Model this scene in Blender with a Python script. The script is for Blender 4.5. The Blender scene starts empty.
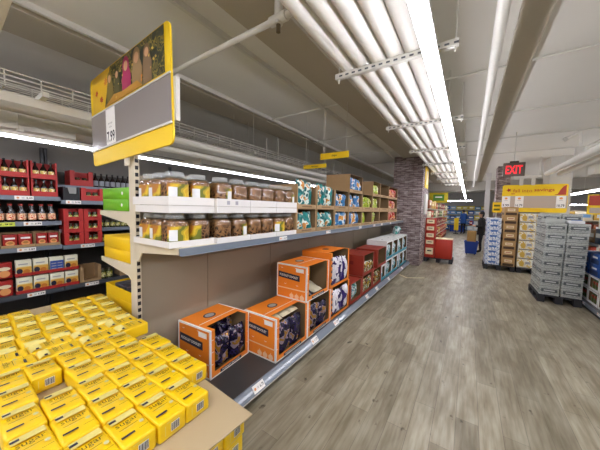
import bpy, bmesh, math, random
from math import sin, cos, pi, radians, atan, tan
from mathutils import Vector, Matrix
random.seed(7)
S = bpy.context.scene
COL = S.collection

# ------------------------------------------------------------------ materials
def lin(h):
    h = h.lstrip('#'); o = []
    for i in (0, 2, 4):
        c = int(h[i:i+2], 16)/255
        o.append(c/12.92 if c <= .04045 else ((c+.055)/1.055)**2.4)
    return (*o, 1)
MATS = {}
def mat(name, hexc, rough=.6, metal=0, noise=0, scale=30, bump=0, emit=0, spec=.5, coat=0, stretch=None):
    if name in MATS: return MATS[name]
    m = bpy.data.materials.new(name); m.use_nodes = True
    nt = m.node_tree; b = nt.nodes['Principled BSDF']
    b.inputs['Base Color'].default_value = lin(hexc)
    b.inputs['Roughness'].default_value = rough; b.inputs['Metallic'].default_value = metal
    b.inputs['Specular IOR Level'].default_value = spec; b.inputs['Coat Weight'].default_value = coat
    if emit:
        b.inputs['Emission Color'].default_value = lin(hexc); b.inputs['Emission Strength'].default_value = emit
    if noise or bump:
        tc = nt.nodes.new('ShaderNodeTexCoord'); n = nt.nodes.new('ShaderNodeTexNoise')
        n.inputs['Scale'].default_value = scale; n.inputs['Detail'].default_value = 4
        if stretch:
            mp = nt.nodes.new('ShaderNodeMapping'); mp.inputs['Scale'].default_value = stretch
            nt.links.new(tc.outputs['Object'], mp.inputs[0]); nt.links.new(mp.outputs[0], n.inputs['Vector'])
        else: nt.links.new(tc.outputs['Object'], n.inputs['Vector'])
        if noise:
            mx = nt.nodes.new('ShaderNodeMixRGB'); c = lin(hexc)
            mx.inputs[1].default_value = tuple(min(1, v*(1-noise)) for v in c[:3])+(1,)
            mx.inputs[2].default_value = tuple(min(1, v*(1+noise)) for v in c[:3])+(1,)
            nt.links.new(n.outputs['Fac'], mx.inputs[0]); nt.links.new(mx.outputs[0], b.inputs['Base Color'])
        if bump:
            bp = nt.nodes.new('ShaderNodeBump'); bp.inputs['Strength'].default_value = bump; bp.inputs['Distance'].default_value = .01
            nt.links.new(n.outputs['Fac'], bp.inputs['Height']); nt.links.new(bp.outputs[0], b.inputs['Normal'])
    MATS[name] = m
    return m
def patchy(name, cols, scale=6, rough=.35, bump=.25, seed=0, stretch=(1, 1, 1)):
    """printed foil / product art: blotches of several inks"""
    if name in MATS: return MATS[name]
    m = bpy.data.materials.new(name); m.use_nodes = True
    nt = m.node_tree; b = nt.nodes['Principled BSDF']; b.inputs['Roughness'].default_value = rough
    tc = nt.nodes.new('ShaderNodeTexCoord'); mp = nt.nodes.new('ShaderNodeMapping'); n = nt.nodes.new('ShaderNodeTexNoise')
    mp.inputs['Location'].default_value = (seed*1.7, seed*.9, seed*2.3); mp.inputs['Scale'].default_value = stretch
    n.inputs['Scale'].default_value = scale; n.inputs['Detail'].default_value = 2
    r = nt.nodes.new('ShaderNodeValToRGB'); r.color_ramp.interpolation = 'CONSTANT'
    while len(r.color_ramp.elements) < len(cols): r.color_ramp.elements.new(.5)
    lo, hi = .36, .64
    for i, c in enumerate(cols):
        e = r.color_ramp.elements[i]; e.position = 0 if i == 0 else lo+(hi-lo)*i/len(cols); e.color = lin(c)
    L = nt.links.new
    L(tc.outputs['Object'], mp.inputs[0]); L(mp.outputs[0], n.inputs['Vector']); L(n.outputs['Fac'], r.inputs[0]); L(r.outputs[0], b.inputs['Base Color'])
    if bump:
        n2 = nt.nodes.new('ShaderNodeTexNoise'); n2.inputs['Scale'].default_value = 22; n2.inputs['Detail'].default_value = 3
        L(tc.outputs['Object'], n2.inputs['Vector'])
        bp = nt.nodes.new('ShaderNodeBump'); bp.inputs['Strength'].default_value = bump; bp.inputs['Distance'].default_value = .02
        L(n2.outputs['Fac'], bp.inputs['Height']); L(bp.outputs[0], b.inputs['Normal'])
    MATS[name] = m
    return m
def wood_floor():
    m = bpy.data.materials.new('plank_floor'); m.use_nodes = True
    nt = m.node_tree; b = nt.nodes['Principled BSDF']; L = nt.links.new
    tc = nt.nodes.new('ShaderNodeTexCoord'); mp = nt.nodes.new('ShaderNodeMapping')
    mp.inputs['Rotation'].default_value = (0, 0, pi/2)
    L(tc.outputs['Object'], mp.inputs[0])
    br = nt.nodes.new('ShaderNodeTexBrick'); br.offset = .37; br.inputs['Scale'].default_value = 1
    br.inputs['Brick Width'].default_value = .95; br.inputs['Row Height'].default_value = .145; br.inputs['Mortar Size'].default_value = .0018
    br.inputs['Color1'].default_value = lin('#968f7c'); br.inputs['Color2'].default_value = lin('#b3ac98'); br.inputs['Mortar'].default_value = lin('#857e6f')
    L(mp.outputs[0], br.inputs['Vector'])
    def noise(sc, det, stretch):
        q = nt.nodes.new('ShaderNodeMapping'); q.inputs['Scale'].default_value = stretch
        n = nt.nodes.new('ShaderNodeTexNoise'); n.inputs['Scale'].default_value = sc; n.inputs['Detail'].default_value = det
        L(tc.outputs['Object'], q.inputs[0]); L(q.outputs[0], n.inputs['Vector']); return n
    n1 = noise(6, 6, (6, .55, 1)); n2 = noise(3.2, 3, (2.4, .6, 1))
    r1 = nt.nodes.new('ShaderNodeValToRGB'); r1.color_ramp.elements[0].position = .36; r1.color_ramp.elements[0].color = lin('#dedbd3')
    r1.color_ramp.elements[1].position = .62; r1.color_ramp.elements[1].color = (1, 1, 1, 1)
    L(n1.outputs['Fac'], r1.inputs[0])
    m1 = nt.nodes.new('ShaderNodeMixRGB'); m1.blend_type = 'MULTIPLY'; m1.inputs[0].default_value = 1
    L(br.outputs['Color'], m1.inputs[1]); L(r1.outputs[0], m1.inputs[2])
    r2 = nt.nodes.new('ShaderNodeValToRGB'); r2.color_ramp.elements[0].position = .38; r2.color_ramp.elements[0].color = lin('#d3cfc6')
    r2.color_ramp.elements[1].position = .66; r2.color_ramp.elements[1].color = (1, 1, 1, 1)
    L(n2.outputs['Fac'], r2.inputs[0])
    m2 = nt.nodes.new('ShaderNodeMixRGB'); m2.blend_type = 'MULTIPLY'; m2.inputs[0].default_value = 1
    L(m1.outputs[0], m2.inputs[1]); L(r2.outputs[0], m2.inputs[2])
    n3 = noise(7, 3, (1.6, 1, 1)); r3 = nt.nodes.new('ShaderNodeValToRGB'); r3.color_ramp.elements[0].position = .67; r3.color_ramp.elements[0].color = (1, 1, 1, 1)
    r3.color_ramp.elements[1].position = .74; r3.color_ramp.elements[1].color = lin('#8f8678'); L(n3.outputs['Fac'], r3.inputs[0])
    m3 = nt.nodes.new('ShaderNodeMixRGB'); m3.blend_type = 'MULTIPLY'; m3.inputs[0].default_value = 1
    L(m2.outputs[0], m3.inputs[1]); L(r3.outputs[0], m3.inputs[2]); L(m3.outputs[0], b.inputs['Base Color'])
    b.inputs['Roughness'].default_value = .42; b.inputs['Specular IOR Level'].default_value = .4
    bp = nt.nodes.new('ShaderNodeBump'); bp.inputs['Strength'].default_value = .15; bp.inputs['Distance'].default_value = .004
    L(n1.outputs['Fac'], bp.inputs['Height']); L(bp.outputs[0], b.inputs['Normal'])
    return m
def brick_mat():
    m = bpy.data.materials.new('ledge_stone'); m.use_nodes = True
    nt = m.node_tree; b = nt.nodes['Principled BSDF']; L = nt.links.new
    tc = nt.nodes.new('ShaderNodeTexCoord'); sp = nt.nodes.new('ShaderNodeSeparateXYZ'); ad = nt.nodes.new('ShaderNodeMath'); cb = nt.nodes.new('ShaderNodeCombineXYZ')
    L(tc.outputs['Object'], sp.inputs[0]); L(sp.outputs[0], ad.inputs[0]); L(sp.outputs[1], ad.inputs[1])
    L(ad.outputs[0], cb.inputs[0]); L(sp.outputs[2], cb.inputs[1])
    br = nt.nodes.new('ShaderNodeTexBrick'); br.inputs['Scale'].default_value = 1
    br.inputs['Brick Width'].default_value = .24; br.inputs['Row Height'].default_value = .055; br.inputs['Mortar Size'].default_value = .004
    br.inputs['Color1'].default_value = lin('#a0918e'); br.inputs['Color2'].default_value = lin('#c9bebb'); br.inputs['Mortar'].default_value = lin('#4d4346')
    L(cb.outputs[0], br.inputs['Vector'])
    n = nt.nodes.new('ShaderNodeTexNoise'); n.inputs['Scale'].default_value = 9; n.inputs['Detail'].default_value = 5
    mp = nt.nodes.new('ShaderNodeMapping'); mp.inputs['Scale'].default_value = (.6, .6, 3); L(tc.outputs['Object'], mp.inputs[0]); L(mp.outputs[0], n.inputs['Vector'])
    r = nt.nodes.new('ShaderNodeValToRGB'); r.color_ramp.elements[0].position = .35; r.color_ramp.elements[0].color = lin('#9a8788'); r.color_ramp.elements[1].position = .65; r.color_ramp.elements[1].color = (1, 1, 1, 1)
    L(n.outputs['Fac'], r.inputs[0])
    mx = nt.nodes.new('ShaderNodeMixRGB'); mx.blend_type = 'MULTIPLY'; mx.inputs[0].default_value = 1
    L(br.outputs['Color'], mx.inputs[1]); L(r.outputs[0], mx.inputs[2]); L(mx.outputs[0], b.inputs['Base Color'])
    b.inputs['Roughness'].default_value = .85
    bp = nt.nodes.new('ShaderNodeBump'); bp.inputs['Strength'].default_value = .6; bp.inputs['Distance'].default_value = .02
    L(n.outputs['Fac'], bp.inputs['Height']); L(bp.outputs[0], b.inputs['Normal'])
    return m
def pretzel_mat():
    m = bpy.data.materials.new('pretzel_fill'); m.use_nodes = True
    nt = m.node_tree; b = nt.nodes['Principled BSDF']; L = nt.links.new
    tc = nt.nodes.new('ShaderNodeTexCoord'); n = nt.nodes.new('ShaderNodeTexNoise'); n.inputs['Scale'].default_value = 14
    L(tc.outputs['Object'], n.inputs['Vector'])
    vm = nt.nodes.new('ShaderNodeMixRGB'); vm.inputs[0].default_value = .08; L(tc.outputs['Object'], vm.inputs[1]); L(n.outputs['Color'], vm.inputs[2])
    v = nt.nodes.new('ShaderNodeTexVoronoi'); v.feature = 'DISTANCE_TO_EDGE'; v.inputs['Scale'].default_value = 38; L(vm.outputs[0], v.inputs['Vector'])
    r = nt.nodes.new('ShaderNodeValToRGB')
    r.color_ramp.elements[0].position = .02; r.color_ramp.elements[0].color = lin('#c8935f')
    r.color_ramp.elements[1].position = .24; r.color_ramp.elements[1].color = lin('#3c2212')
    e = r.color_ramp.elements.new(.10); e.color = lin('#9c6a40')
    L(v.outputs['Distance'], r.inputs[0]); L(r.outputs[0], b.inputs['Base Color'])
    b.inputs['Roughness'].default_value = .6
    bp = nt.nodes.new('ShaderNodeBump'); bp.invert = True; bp.inputs['Strength'].default_value = .8; bp.inputs['Distance'].default_value = .006
    L(v.outputs['Distance'], bp.inputs['Height']); L(bp.outputs[0], b.inputs['Normal'])
    return m
def clear_mat(name='clear_plastic', tint='#f4f8f6', f=.14):
    m = bpy.data.materials.new(name); m.use_nodes = True
    nt = m.node_tree; L = nt.links.new
    for x in list(nt.nodes): nt.nodes.remove(x)
    o = nt.nodes.new('ShaderNodeOutputMaterial'); t = nt.nodes.new('ShaderNodeBsdfTransparent'); g = nt.nodes.new('ShaderNodeBsdfGlossy')
    t.inputs[0].default_value = lin(tint); g.inputs['Roughness'].default_value = .12
    fr = nt.nodes.new('ShaderNodeLayerWeight'); fr.inputs['Blend'].default_value = .35
    ad = nt.nodes.new('ShaderNodeMath'); ad.operation = 'MULTIPLY_ADD'; ad.inputs[1].default_value = .55; ad.inputs[2].default_value = f*.4; ad.use_clamp = True
    mx = nt.nodes.new('ShaderNodeMixShader')
    L(fr.outputs['Fresnel'], ad.inputs[0]); L(ad.outputs[0], mx.inputs[0]); L(t.outputs[0], mx.inputs[1]); L(g.outputs[0], mx.inputs[2]); L(mx.outputs[0], o.inputs[0])
    return m

def lid_mat():
    m = bpy.data.materials.new('clear_lid'); m.use_nodes = True
    b = m.node_tree.nodes['Principled BSDF']; b.inputs['Base Color'].default_value = lin('#e9efee'); b.inputs['Alpha'].default_value = .28; b.inputs['Roughness'].default_value = .2
    return m
# ------------------------------------------------------------------ mesh builder
_txt = {}
def text_geo(s, bold=False):
    if (s, bold) in _txt: return _txt[(s, bold)]
    cu = bpy.data.curves.new('t', 'FONT'); cu.body = s; cu.resolution_u = 2; cu.size = 1
    if bold: cu.offset = .018
    ob = bpy.data.objects.new('t', cu); me = bpy.data.meshes.new_from_object(ob)
    vs = [v.co.copy() for v in me.vertices]; fs = [list(p.vertices) for p in me.polygons]
    bpy.data.objects.remove(ob); bpy.data.meshes.remove(me); bpy.data.curves.remove(cu)
    xs = [v.x for v in vs]; ys = [v.y for v in vs]
    _txt[(s, bold)] = (vs, fs, min(xs), max(xs), min(ys), max(ys)); return _txt[(s, bold)]
class MB:
    def __init__(self): self.v = []; self.f = []; self.m = []; self.ms = []; self.smooth = []
    def mi(self, m):
        if m not in self.ms: self.ms.append(m)
        return self.ms.index(m)
    def add(self, vs, fs, m, smooth=False):
        o = len(self.v); self.v += [tuple(v) for v in vs]; k = self.mi(m)
        for f in fs: self.f.append([i+o for i in f]); self.m.append(k); self.smooth.append(smooth)
        return self
    def box(self, x0, y0, z0, x1, y1, z1, m):
        x0, x1 = sorted((x0, x1)); y0, y1 = sorted((y0, y1)); z0, z1 = sorted((z0, z1))
        vs = [(x0,y0,z0),(x1,y0,z0),(x1,y1,z0),(x0,y1,z0),(x0,y0,z1),(x1,y0,z1),(x1,y1,z1),(x0,y1,z1)]
        return self.add(vs, [(0,3,2,1),(4,5,6,7),(0,1,5,4),(1,2,6,5),(2,3,7,6),(3,0,4,7)], m)
    def bbox(self, x0, y0, z0, x1, y1, z1, m, b=.008, seg=2):
        bm = bmesh.new(); bmesh.ops.create_cube(bm, size=1)
        for v in bm.verts: v.co = ((x0+x1)/2+v.co.x*(x1-x0), (y0+y1)/2+v.co.y*(y1-y0), (z0+z1)/2+v.co.z*(z1-z0))
        bmesh.ops.bevel(bm, geom=bm.edges[:], offset=b, segments=seg, affect='EDGES', profile=.6)
        bm.verts.index_update(); vs = [v.co.copy() for v in bm.verts]; fs = [[v.index for v in f.verts] for f in bm.faces]; bm.free()
        return self.add(vs, fs, m, True)
    def cyl(self, p0, p1, r, m, n=12, r1=None, caps=True):
        p0 = Vector(p0); p1 = Vector(p1); d = (p1-p0).normalized()
        a = d.orthogonal().normalized(); b = d.cross(a); r1 = r if r1 is None else r1
        vs = [p0+(a*cos(2*pi*i/n)+b*sin(2*pi*i/n))*r for i in range(n)]+[p1+(a*cos(2*pi*i/n)+b*sin(2*pi*i/n))*r1 for i in range(n)]
        self.add(vs, [(i, (i+1) % n, n+(i+1) % n, n+i) for i in range(n)], m, True)
        if caps: self.add(vs, [list(range(n))[::-1], list(range(n, 2*n))], m)
        return self
    def path(self, pts, r, m, n=10):
        for a, b in zip(pts, pts[1:]): self.cyl(a, b, r, m, n)
        return self
    def lathe(self, prof, m, n=20, c=(0, 0), sq=0):
        """prof: (radius, z); sq>0 squares the section off"""
        vs = []
        for r, z in prof:
            for i in range(n):
                a = 2*pi*i/n; k = 1
                if sq: k = 1/((abs(cos(a))**sq+abs(sin(a))**sq)**(1/sq))
                vs.append((c[0]+r*k*cos(a), c[1]+r*k*sin(a), z))
        fs = []
        for j in range(len(prof)-1):
            for i in range(n): fs.append((j*n+i, j*n+(i+1) % n, (j+1)*n+(i+1) % n, (j+1)*n+i))
        self.add(vs, fs, m, True)
        o = (len(prof)-1)*n
        self.add(vs, [list(range(n))[::-1], [o+i for i in range(n)]], m)
        return self
    def poly(self, pts, o, x, y, m):
        """flat polygon, pts in a 2-d frame at o with axes x, y"""
        o = Vector(o); x = Vector(x); y = Vector(y)
        return self.add([o+x*a+y*b for a, b in pts], [list(range(len(pts)))], m)
    def rect(self, w, h, o, x, y, m, cx=0, cy=0):
        return self.poly([(cx-w/2, cy-h/2), (cx+w/2, cy-h/2), (cx+w/2, cy+h/2), (cx-w/2, cy+h/2)], o, x, y, m)
    def ell(self, a, b, o, x, y, m, cx=0, cy=0, n=20):
        return self.poly([(cx+a*cos(2*pi*i/n), cy+b*sin(2*pi*i/n)) for i in range(n)], o, x, y, m)
    def text(self, s, h, o, x, y, m, w=None, bold=False, cx=0, cy=0):
        """text of cap box height h centred on o (+cx,cy), fitted to width w"""
        vs, fs, x0, x1, y0, y1 = text_geo(s, bold)
        k = h/(y1-y0); kx = k if w is None else w/(x1-x0)
        o = Vector(o); x = Vector(x); y = Vector(y)
        return self.add([o+x*((v.x-(x0+x1)/2)*kx+cx)+y*((v.y-(y0+y1)/2)*k+cy) for v in vs], fs, m)
    def xf(self, M):
        self.v = [tuple(M @ Vector(v)) for v in self.v]; return self
    def build(self, name, parent=None, loc=None, **props):
        me = bpy.data.meshes.new(name); me.from_pydata(self.v, [], self.f)
        for m in self.ms: me.materials.append(m)
        me.polygons.foreach_set('material_index', self.m); me.polygons.foreach_set('use_smooth', self.smooth); me.update()
        o = bpy.data.objects.new(name, me); COL.objects.link(o)
        if parent is not None: o.parent = parent
        if loc is not None: o.location = loc
        for k, v in props.items(): o[k] = v
        return o
def thing(name, label, cat, loc=(0, 0, 0), rz=0, group=None):
    o = bpy.data.objects.new(name, None); COL.objects.link(o); o.empty_display_size = .1
    o.location = loc; o.rotation_euler = (0, 0, rz); return tag(o, label, cat, group)
def tag(o, label, cat, group=None):
    o['label'] = label; o['category'] = cat
    if group: o['group'] = group
    return o
def kids(o): return KID.get(o.name, [])
KID = {}
def register(root):
    for c in COL.objects:
        if c.parent == root: KID.setdefault(root.name, []).append(c)
def dup(root, loc, rz=0, label=None, group=None, swap=None):
    r = root.copy(); COL.objects.link(r); r.location = loc; r.rotation_euler = (0, 0, rz)
    if label: r['label'] = label
    if group: r['group'] = group
    for ch in root.children:
        c = ch.copy(); COL.objects.link(c); c.parent = r
        for g in ch.children:
            d = g.copy(); COL.objects.link(d); d.parent = c
    return r
def struct(o): o['kind'] = 'structure'; return o
ORD = ['first','second','third','fourth','fifth','sixth','seventh','eighth','ninth','tenth','eleventh','twelfth','thirteenth','fourteenth']
X, Y, Z = (1,0,0), (0,1,0), (0,0,1); nX, nY = (-1,0,0), (0,-1,0)

WHITE = mat('white_paint', '#e6e4de', .5); CREAM = mat('cream_metal', '#d9d0b8', .45); BEIGE = mat('panel_beige', '#9c917e', .5, noise=.04, scale=3)
CHAR = mat('charcoal_metal', '#3c3d3e', .45); RAIL = mat('rail_plastic', '#76808c', .3, coat=.3); RAILD = mat('rail_dark', '#4a4f56', .35)
BLACK = mat('black', '#15151a', .5); CARD = mat('cardboard', '#a88a62', .8, noise=.06, scale=12); CARDIN = mat('cardboard_inside', '#7d6444', .85)
CARDL = mat('cardboard_pale', '#a99674', .7, noise=.05, scale=5); PAPER = mat('paper_white', '#f1efea', .6); PRICE = mat('price_ink', '#1b1b22', .6)
PEELO = mat('orange_print', '#e8a060', .6); GREYP = mat('grey_print', '#a8a8b0', .6)
CEILM = mat('ceiling_paint', '#dedcd4', .9, noise=.05, scale=1.2); BEAMM = mat('beam_paint', '#b3ab98', .9, noise=.05, scale=2); PIPEM = mat('pipe_wrap', '#e6e4dc', .65, noise=.05, scale=14)
STEELW = mat('white_steel', '#cfcdc4', .5); DUCTM = mat('duct_paint', '#c9c5b8', .6, noise=.03, scale=2)
WALLM = mat('wall_paint', '#8a8680', .85, noise=.04, scale=1.5); WALLD = mat('wall_grey', '#6f6c68', .85, noise=.04, scale=1.5)
YEL = mat('sign_yellow', '#f2cc10', .55); SUGY = mat('sugar_yellow', '#e2bb05', .38, bump=.12, scale=40); SUGC = mat('sugar_cream', '#d8c973', .4)
INK = mat('sugar_ink', '#54460f', .5); NAVY = mat('navy_ink', '#1e1f38', .5); SUGG = mat('sugar_grey', '#b9b48c', .5)
LAMP = mat('lamp_tube', '#f6f5ff', .5, emit=36); LAMPL = mat('lamp_tube_cool', '#f0f2ff', .5, emit=24)
GLASS = clear_mat(); LIDC = lid_mat(); PRETZ = pretzel_mat(); BRICK = brick_mat()
ORANGE = mat('box_orange', '#ea8420', .55, noise=.05, scale=9); REDC = mat('box_red', '#94301f', .6, noise=.06, scale=9); CRIM = mat('crate_red', '#b02a26', .55)
TEALP = mat('teal_print', '#2f93a3', .5)

# ------------------------------------------------------------------ camera
H = 1.6; F = 253.0; RO = radians(1.2)
def rectp(x, y):
    a, b = x-300, y-225
    return a*cos(RO)+b*sin(RO), -a*sin(RO)+b*cos(RO)
vx, vy = rectp(469, 212); ph = atan(-vy/F); th = atan(vx/F*cos(ph))
fw = Vector((-sin(th)*cos(ph), cos(th)*cos(ph), -sin(ph))); rt = Vector((cos(th), sin(th), 0)); up = rt.cross(fw)
cr = rt*cos(RO)+up*sin(RO); cu_ = -rt*sin(RO)+up*cos(RO)
cam = bpy.data.objects.new('camera', bpy.data.cameras.new('camera')); COL.objects.link(cam)
M = Matrix((cr, cu_, -fw)).transposed().to_4x4(); M.translation = (0, 0, H); cam.matrix_world = M
cam.data.sensor_width = 36; cam.data.lens = 36*F/600; cam.data.clip_start = .05
S.camera = cam

# ------------------------------------------------------------------ room shell
HC = 3.2; XL, XR, YB, YF = -4.95, 8.5, -4.0, 25.5
def slab(name, x0, y0, z0, x1, y1, z1, m): return struct(MB().box(x0, y0, z0, x1, y1, z1, m).build(name))
slab('floor', XL-.1, YB-.1, -.1, XR+.1, YF+.1, 0, wood_floor())
slab('ceiling', XL-.1, YB-.1, HC, XR+.1, YF+.1, HC+.1, CEILM)
slab('wall_left', XL-.1, YB, 0, XL, YF, HC, WALLM); slab('wall_right', XR, YB, 0, XR+.1, YF, HC, WALLM)
slab('wall_far', XL, YF, 0, XR, YF+.1, HC, mat('far_wall', '#a9a7a4', .8)); slab('wall_near', XL, YB-.1, 0, XR, YB, HC, WALLM)
n = 1
for x0, x1 in ((-1.70, -1.30), (.25, .45), (-3.6, -3.12)):
    slab('trim_%d' % n, x0, YB, HC-.045, x1, 16, HC, BEAMM); n += 1
slab('trim_%d' % n, XL, 16, 2.72, XR, 16.4, HC, mat('beam_grey', '#aaa69c', .8)); n += 1
def column(name, x0, y0, x1, y1, m, z1=HC): return slab(name, x0, y0, 0, x1, y1, z1, m)
column('trim_%d' % n, -1.95, 8.0, -1.14, 9.2, BRICK); n += 1
column('trim_%d' % n, .76, 11.2, 1.12, 11.9, BRICK); n += 1
column('trim_%d' % n, 1.84, 9.9, 2.30, 10.7, mat('column_grey', '#c4c1b9', .8)); n += 1

# ------------------------------------------------------------------ ceiling services
m_ = MB()
pl = [(-.955, .06), (-.825, .06), (-.695, .06), (-.565, .06)]
for i, (x, r) in enumerate(pl):
    tag(MB().cyl((x, -2, 2.861), (x, 13.8, 2.861), .0595, PIPEM, 18).build('ceiling_pipe'), 'thick white wrapped pipe under the ceiling, %s from the left of its bundle' % ORD[i], 'pipe', 'bundle of wrapped ceiling pipes')
tag(MB().cyl((-.418, -2, 2.878), (-.418, 13.8, 2.878), .0765, PIPEM, 20).build('ceiling_pipe'), 'widest white wrapped pipe of the ceiling bundle, right beside the light strip', 'pipe', 'bundle of wrapped ceiling pipes')
for i, y in enumerate((.5, 2.13, 3.8, 5.5, 7.2, 8.9, 10.6, 12.3)):
    t = thing('pipe_hanger', 'slotted white strut carrying the wrapped pipes, %s one along the aisle' % ORD[i], 'pipe hanger', (0, y, 0), 0, 'struts under the pipe bundle')
    b = MB().box(-1.06, -.02, 2.755, -.12, .02, 2.80, STEELW)
    for k in range(16): b.box(-1.02+k*.058, -.0205, 2.768, -.99+k*.058, -.0195, 2.782, RAILD)
    b.build('strut', t)
    for x in (-1.03, -.14): MB().cyl((x, 0, 2.72), (x, 0, HC), .006, STEELW, 8).build('threaded_rod', t)
def strip_light(name, x, y0, y1, z, label, axis='y', wl=.037, wh=.039, lm=None, zl=.030):
    t = thing(name, label, 'light')
    def bx(a, b0, z0, a2, b1, z1, m, nm, bev=0):
        q = (a, b0, z0, a2, b1, z1) if axis == 'y' else (b0, a, z0, b1, a2, z1)
        (MB().bbox(*q, m, bev) if bev else MB().box(*q, m)).build(nm, t)
    bx(x-wh, y0, z+.014, x+wh, y1, z+.045, WHITE, 'housing')
    bx(x-wl, y0+.01, z-zl, x+wl, y1-.01, z+.013, lm or LAMP, 'diffuser', .008)
    for k in range(max(2, int((y1-y0)/3))):
        y = y0+.4+k*3 if axis == 'y' else (y0+.2, y1-.2)[min(k, 1)]
        q = (x, y) if axis == 'y' else (y, x)
        MB().cyl((*q, z+.045), (*q, HC), .004, STEELW, 8).build('hanging_rod', t)
    return t
strip_light('strip_light', -.257, -3, 22, 2.6, 'long white light strip over the aisle right beside the pipe bundle')
strip_light('strip_light', 22.3, -1.5, .15, 2.42, 'short light strip across the far end of the aisle', 'x')
strip_light('strip_light', -3.45, -3, 13, 2.19, 'long white light strip over the left side aisle, behind the hanging sign', wl=.02, wh=.035, lm=LAMPL, zl=.008)
strip_light('strip_light', 3.0, 8.3, 15.5, 2.3, 'sloping upper light strip beyond the banner at the right edge')
strip_light('strip_light', 20, 4.0, 8, 2.12, 'lower level light strip beyond the banner at the right edge', 'x')
strip_light('strip_light', -1.3, -4.2, 3.5, 2.75, 'added fill light strip, unseen behind the camera across the near aisle', 'x')  # unseen lamp added to brighten the sign and other front-facing surfaces
strip_light('strip_light', -3.2, -4.2, 3.5, 2.75, 'second added fill light strip, unseen by the near wall behind the camera', 'x')  # second unseen lamp, added as more fill from the front
strip_light('strip_light', 3.6, -3, 9, 2.6, 'added out-of-view light strip for ambient fill over the right aisle')  # out of view, added for ambient fill and bounce onto the ceiling

b = MB().cyl((.115, -2, 2.93), (.115, 15.9, 2.93), .037, PIPEM, 14)
for y in (-1, 4.6, 7, 9.5, 12): b.box(.108, y, 2.95, .122, y+.02, HC, STEELW)
t = tag(b.build('sprinkler_pipe'), 'single white pipe running along the ceiling right of the light strip', 'pipe')
t = thing('sprinkler_pipe', 'thin white pipe crossing the ceiling from the hanging sign towards the bundle', 'pipe')
MB().cyl((-3.4, 1.46, 2.93), (-1.0, 1.46, 2.93), .022, STEELW, 12).build('pipe', t)
b = MB().cyl((-1.19, 1.46, 2.89), (-1.19, 1.46, HC), .03, STEELW, 10).cyl((-1.26, 1.46, 2.93), (-1.12, 1.46, 2.93), .034, STEELW, 12); b.build('fitting', t)
MB().cyl((-1.19, 1.46, 2.84), (-1.19, 1.46, 2.89), .016, mat('brass', '#6b5d45', .4, .6), 10).build('sprinkler_head', t)
for i, (x, z) in enumerate(((-1.97, 3.165), (-3.02, 3.165))):
    tag(MB().box(x-.016, YB, z-.014, x+.016, 14, HC, STEELW).build('ceiling_conduit'), ('thin straight conduit on the ceiling between the signs and the pipe bundle', 'thin straight conduit on the ceiling above the cable tray')[i], 'conduit', 'ceiling conduits')
for i, y in enumerate((3.55, 5.2, 6.9, 8.6)):
    tag(MB().cyl((-3.2, y, 3.17), (2.2, y, 3.17), .012, STEELW, 8).build('cross_conduit'), 'thin conduit crossing above the aisle, %s from the front' % ORD[i], 'conduit', 'conduits crossing the ceiling')
tag(MB().cyl((-4.2, .33, 2.72), (-1.6, .27, 2.72), .05, PIPEM, 12).build('ceiling_pipe'), 'pale pipe cut off by the top left corner', 'pipe')
# cable tray
t = thing('cable_tray', 'white wire cable tray hung under the left ceiling', 'cable tray')
b = MB()
x0, x1, z0 = -3.3, -3.0, 2.5
for x in (x0, x1):
    for k in range(4): b.box(x-.004, -1, z0+k*.035, x+.004, 12, z0+k*.035+.008, STEELW)
for k in range(4): b.box(x0+k*.1-.004, -1, z0-.004, x0+k*.1+.004, 12, z0+.004, STEELW)
for k in range(66):
    y = -1+k*.2
    b.box(x0-.004, y-.004, z0-.008, x1+.004, y+.004, z0, STEELW); b.box(x0-.004, y-.004, z0, x0+.004, y+.004, z0+.115, STEELW); b.box(x1-.004, y-.004, z0, x1+.004, y+.004, z0+.115, STEELW)
b.build('wire_basket', t)
MB().box(-3.32, -1, 2.38, -3.0, 12, 2.449, DUCTM).build('trunking', t)
for k in range(5):
    y = .6+k*2.4
    c = MB().box(x0-.12, y-.02, z0-.05, x1+.12, y+.02, z0-.01, STEELW); c.cyl((x0-.08, y, z0-.03), (x0-.08, y, HC if k else z0), .003, STEELW, 8); c.cyl((x1+.08, y, z0-.03), (x1+.08, y, HC if k else z0), .003, STEELW, 8); c.build('support_arm', t)
b = MB().box(-4.0, -2, 2.30, -3.62, .98, 2.52, DUCTM).box(-4.0, .98, 2.36, -3.62, 13, 2.56, DUCTM)
for y in (-.4, .55, 2.5, 4, 5.5, 7): b.box(-4.02, y, 2.28, -3.60, y+.035, 2.58, DUCTM)
for y in (-1, 1.8, 4.5, 8): b.box(-3.99, y, 2.5, -3.97, y+.02, HC, DUCTM).box(-3.65, y, 2.5, -3.63, y+.02, HC, DUCTM)
tag(b.build('air_duct'), 'long white rectangular air duct along the left wall ceiling', 'duct')
for i, (x, z) in enumerate(((-2.86, 2.36), (-3.05, 2.28))):
    tag(MB().cyl((x, 1.5, z), (x, 12, z), .035, PIPEM, 12).build('ceiling_pipe'), 'white pipe below the cable tray behind the pretzel jars, %s one' % ('upper', 'lower')[i], 'pipe')

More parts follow.
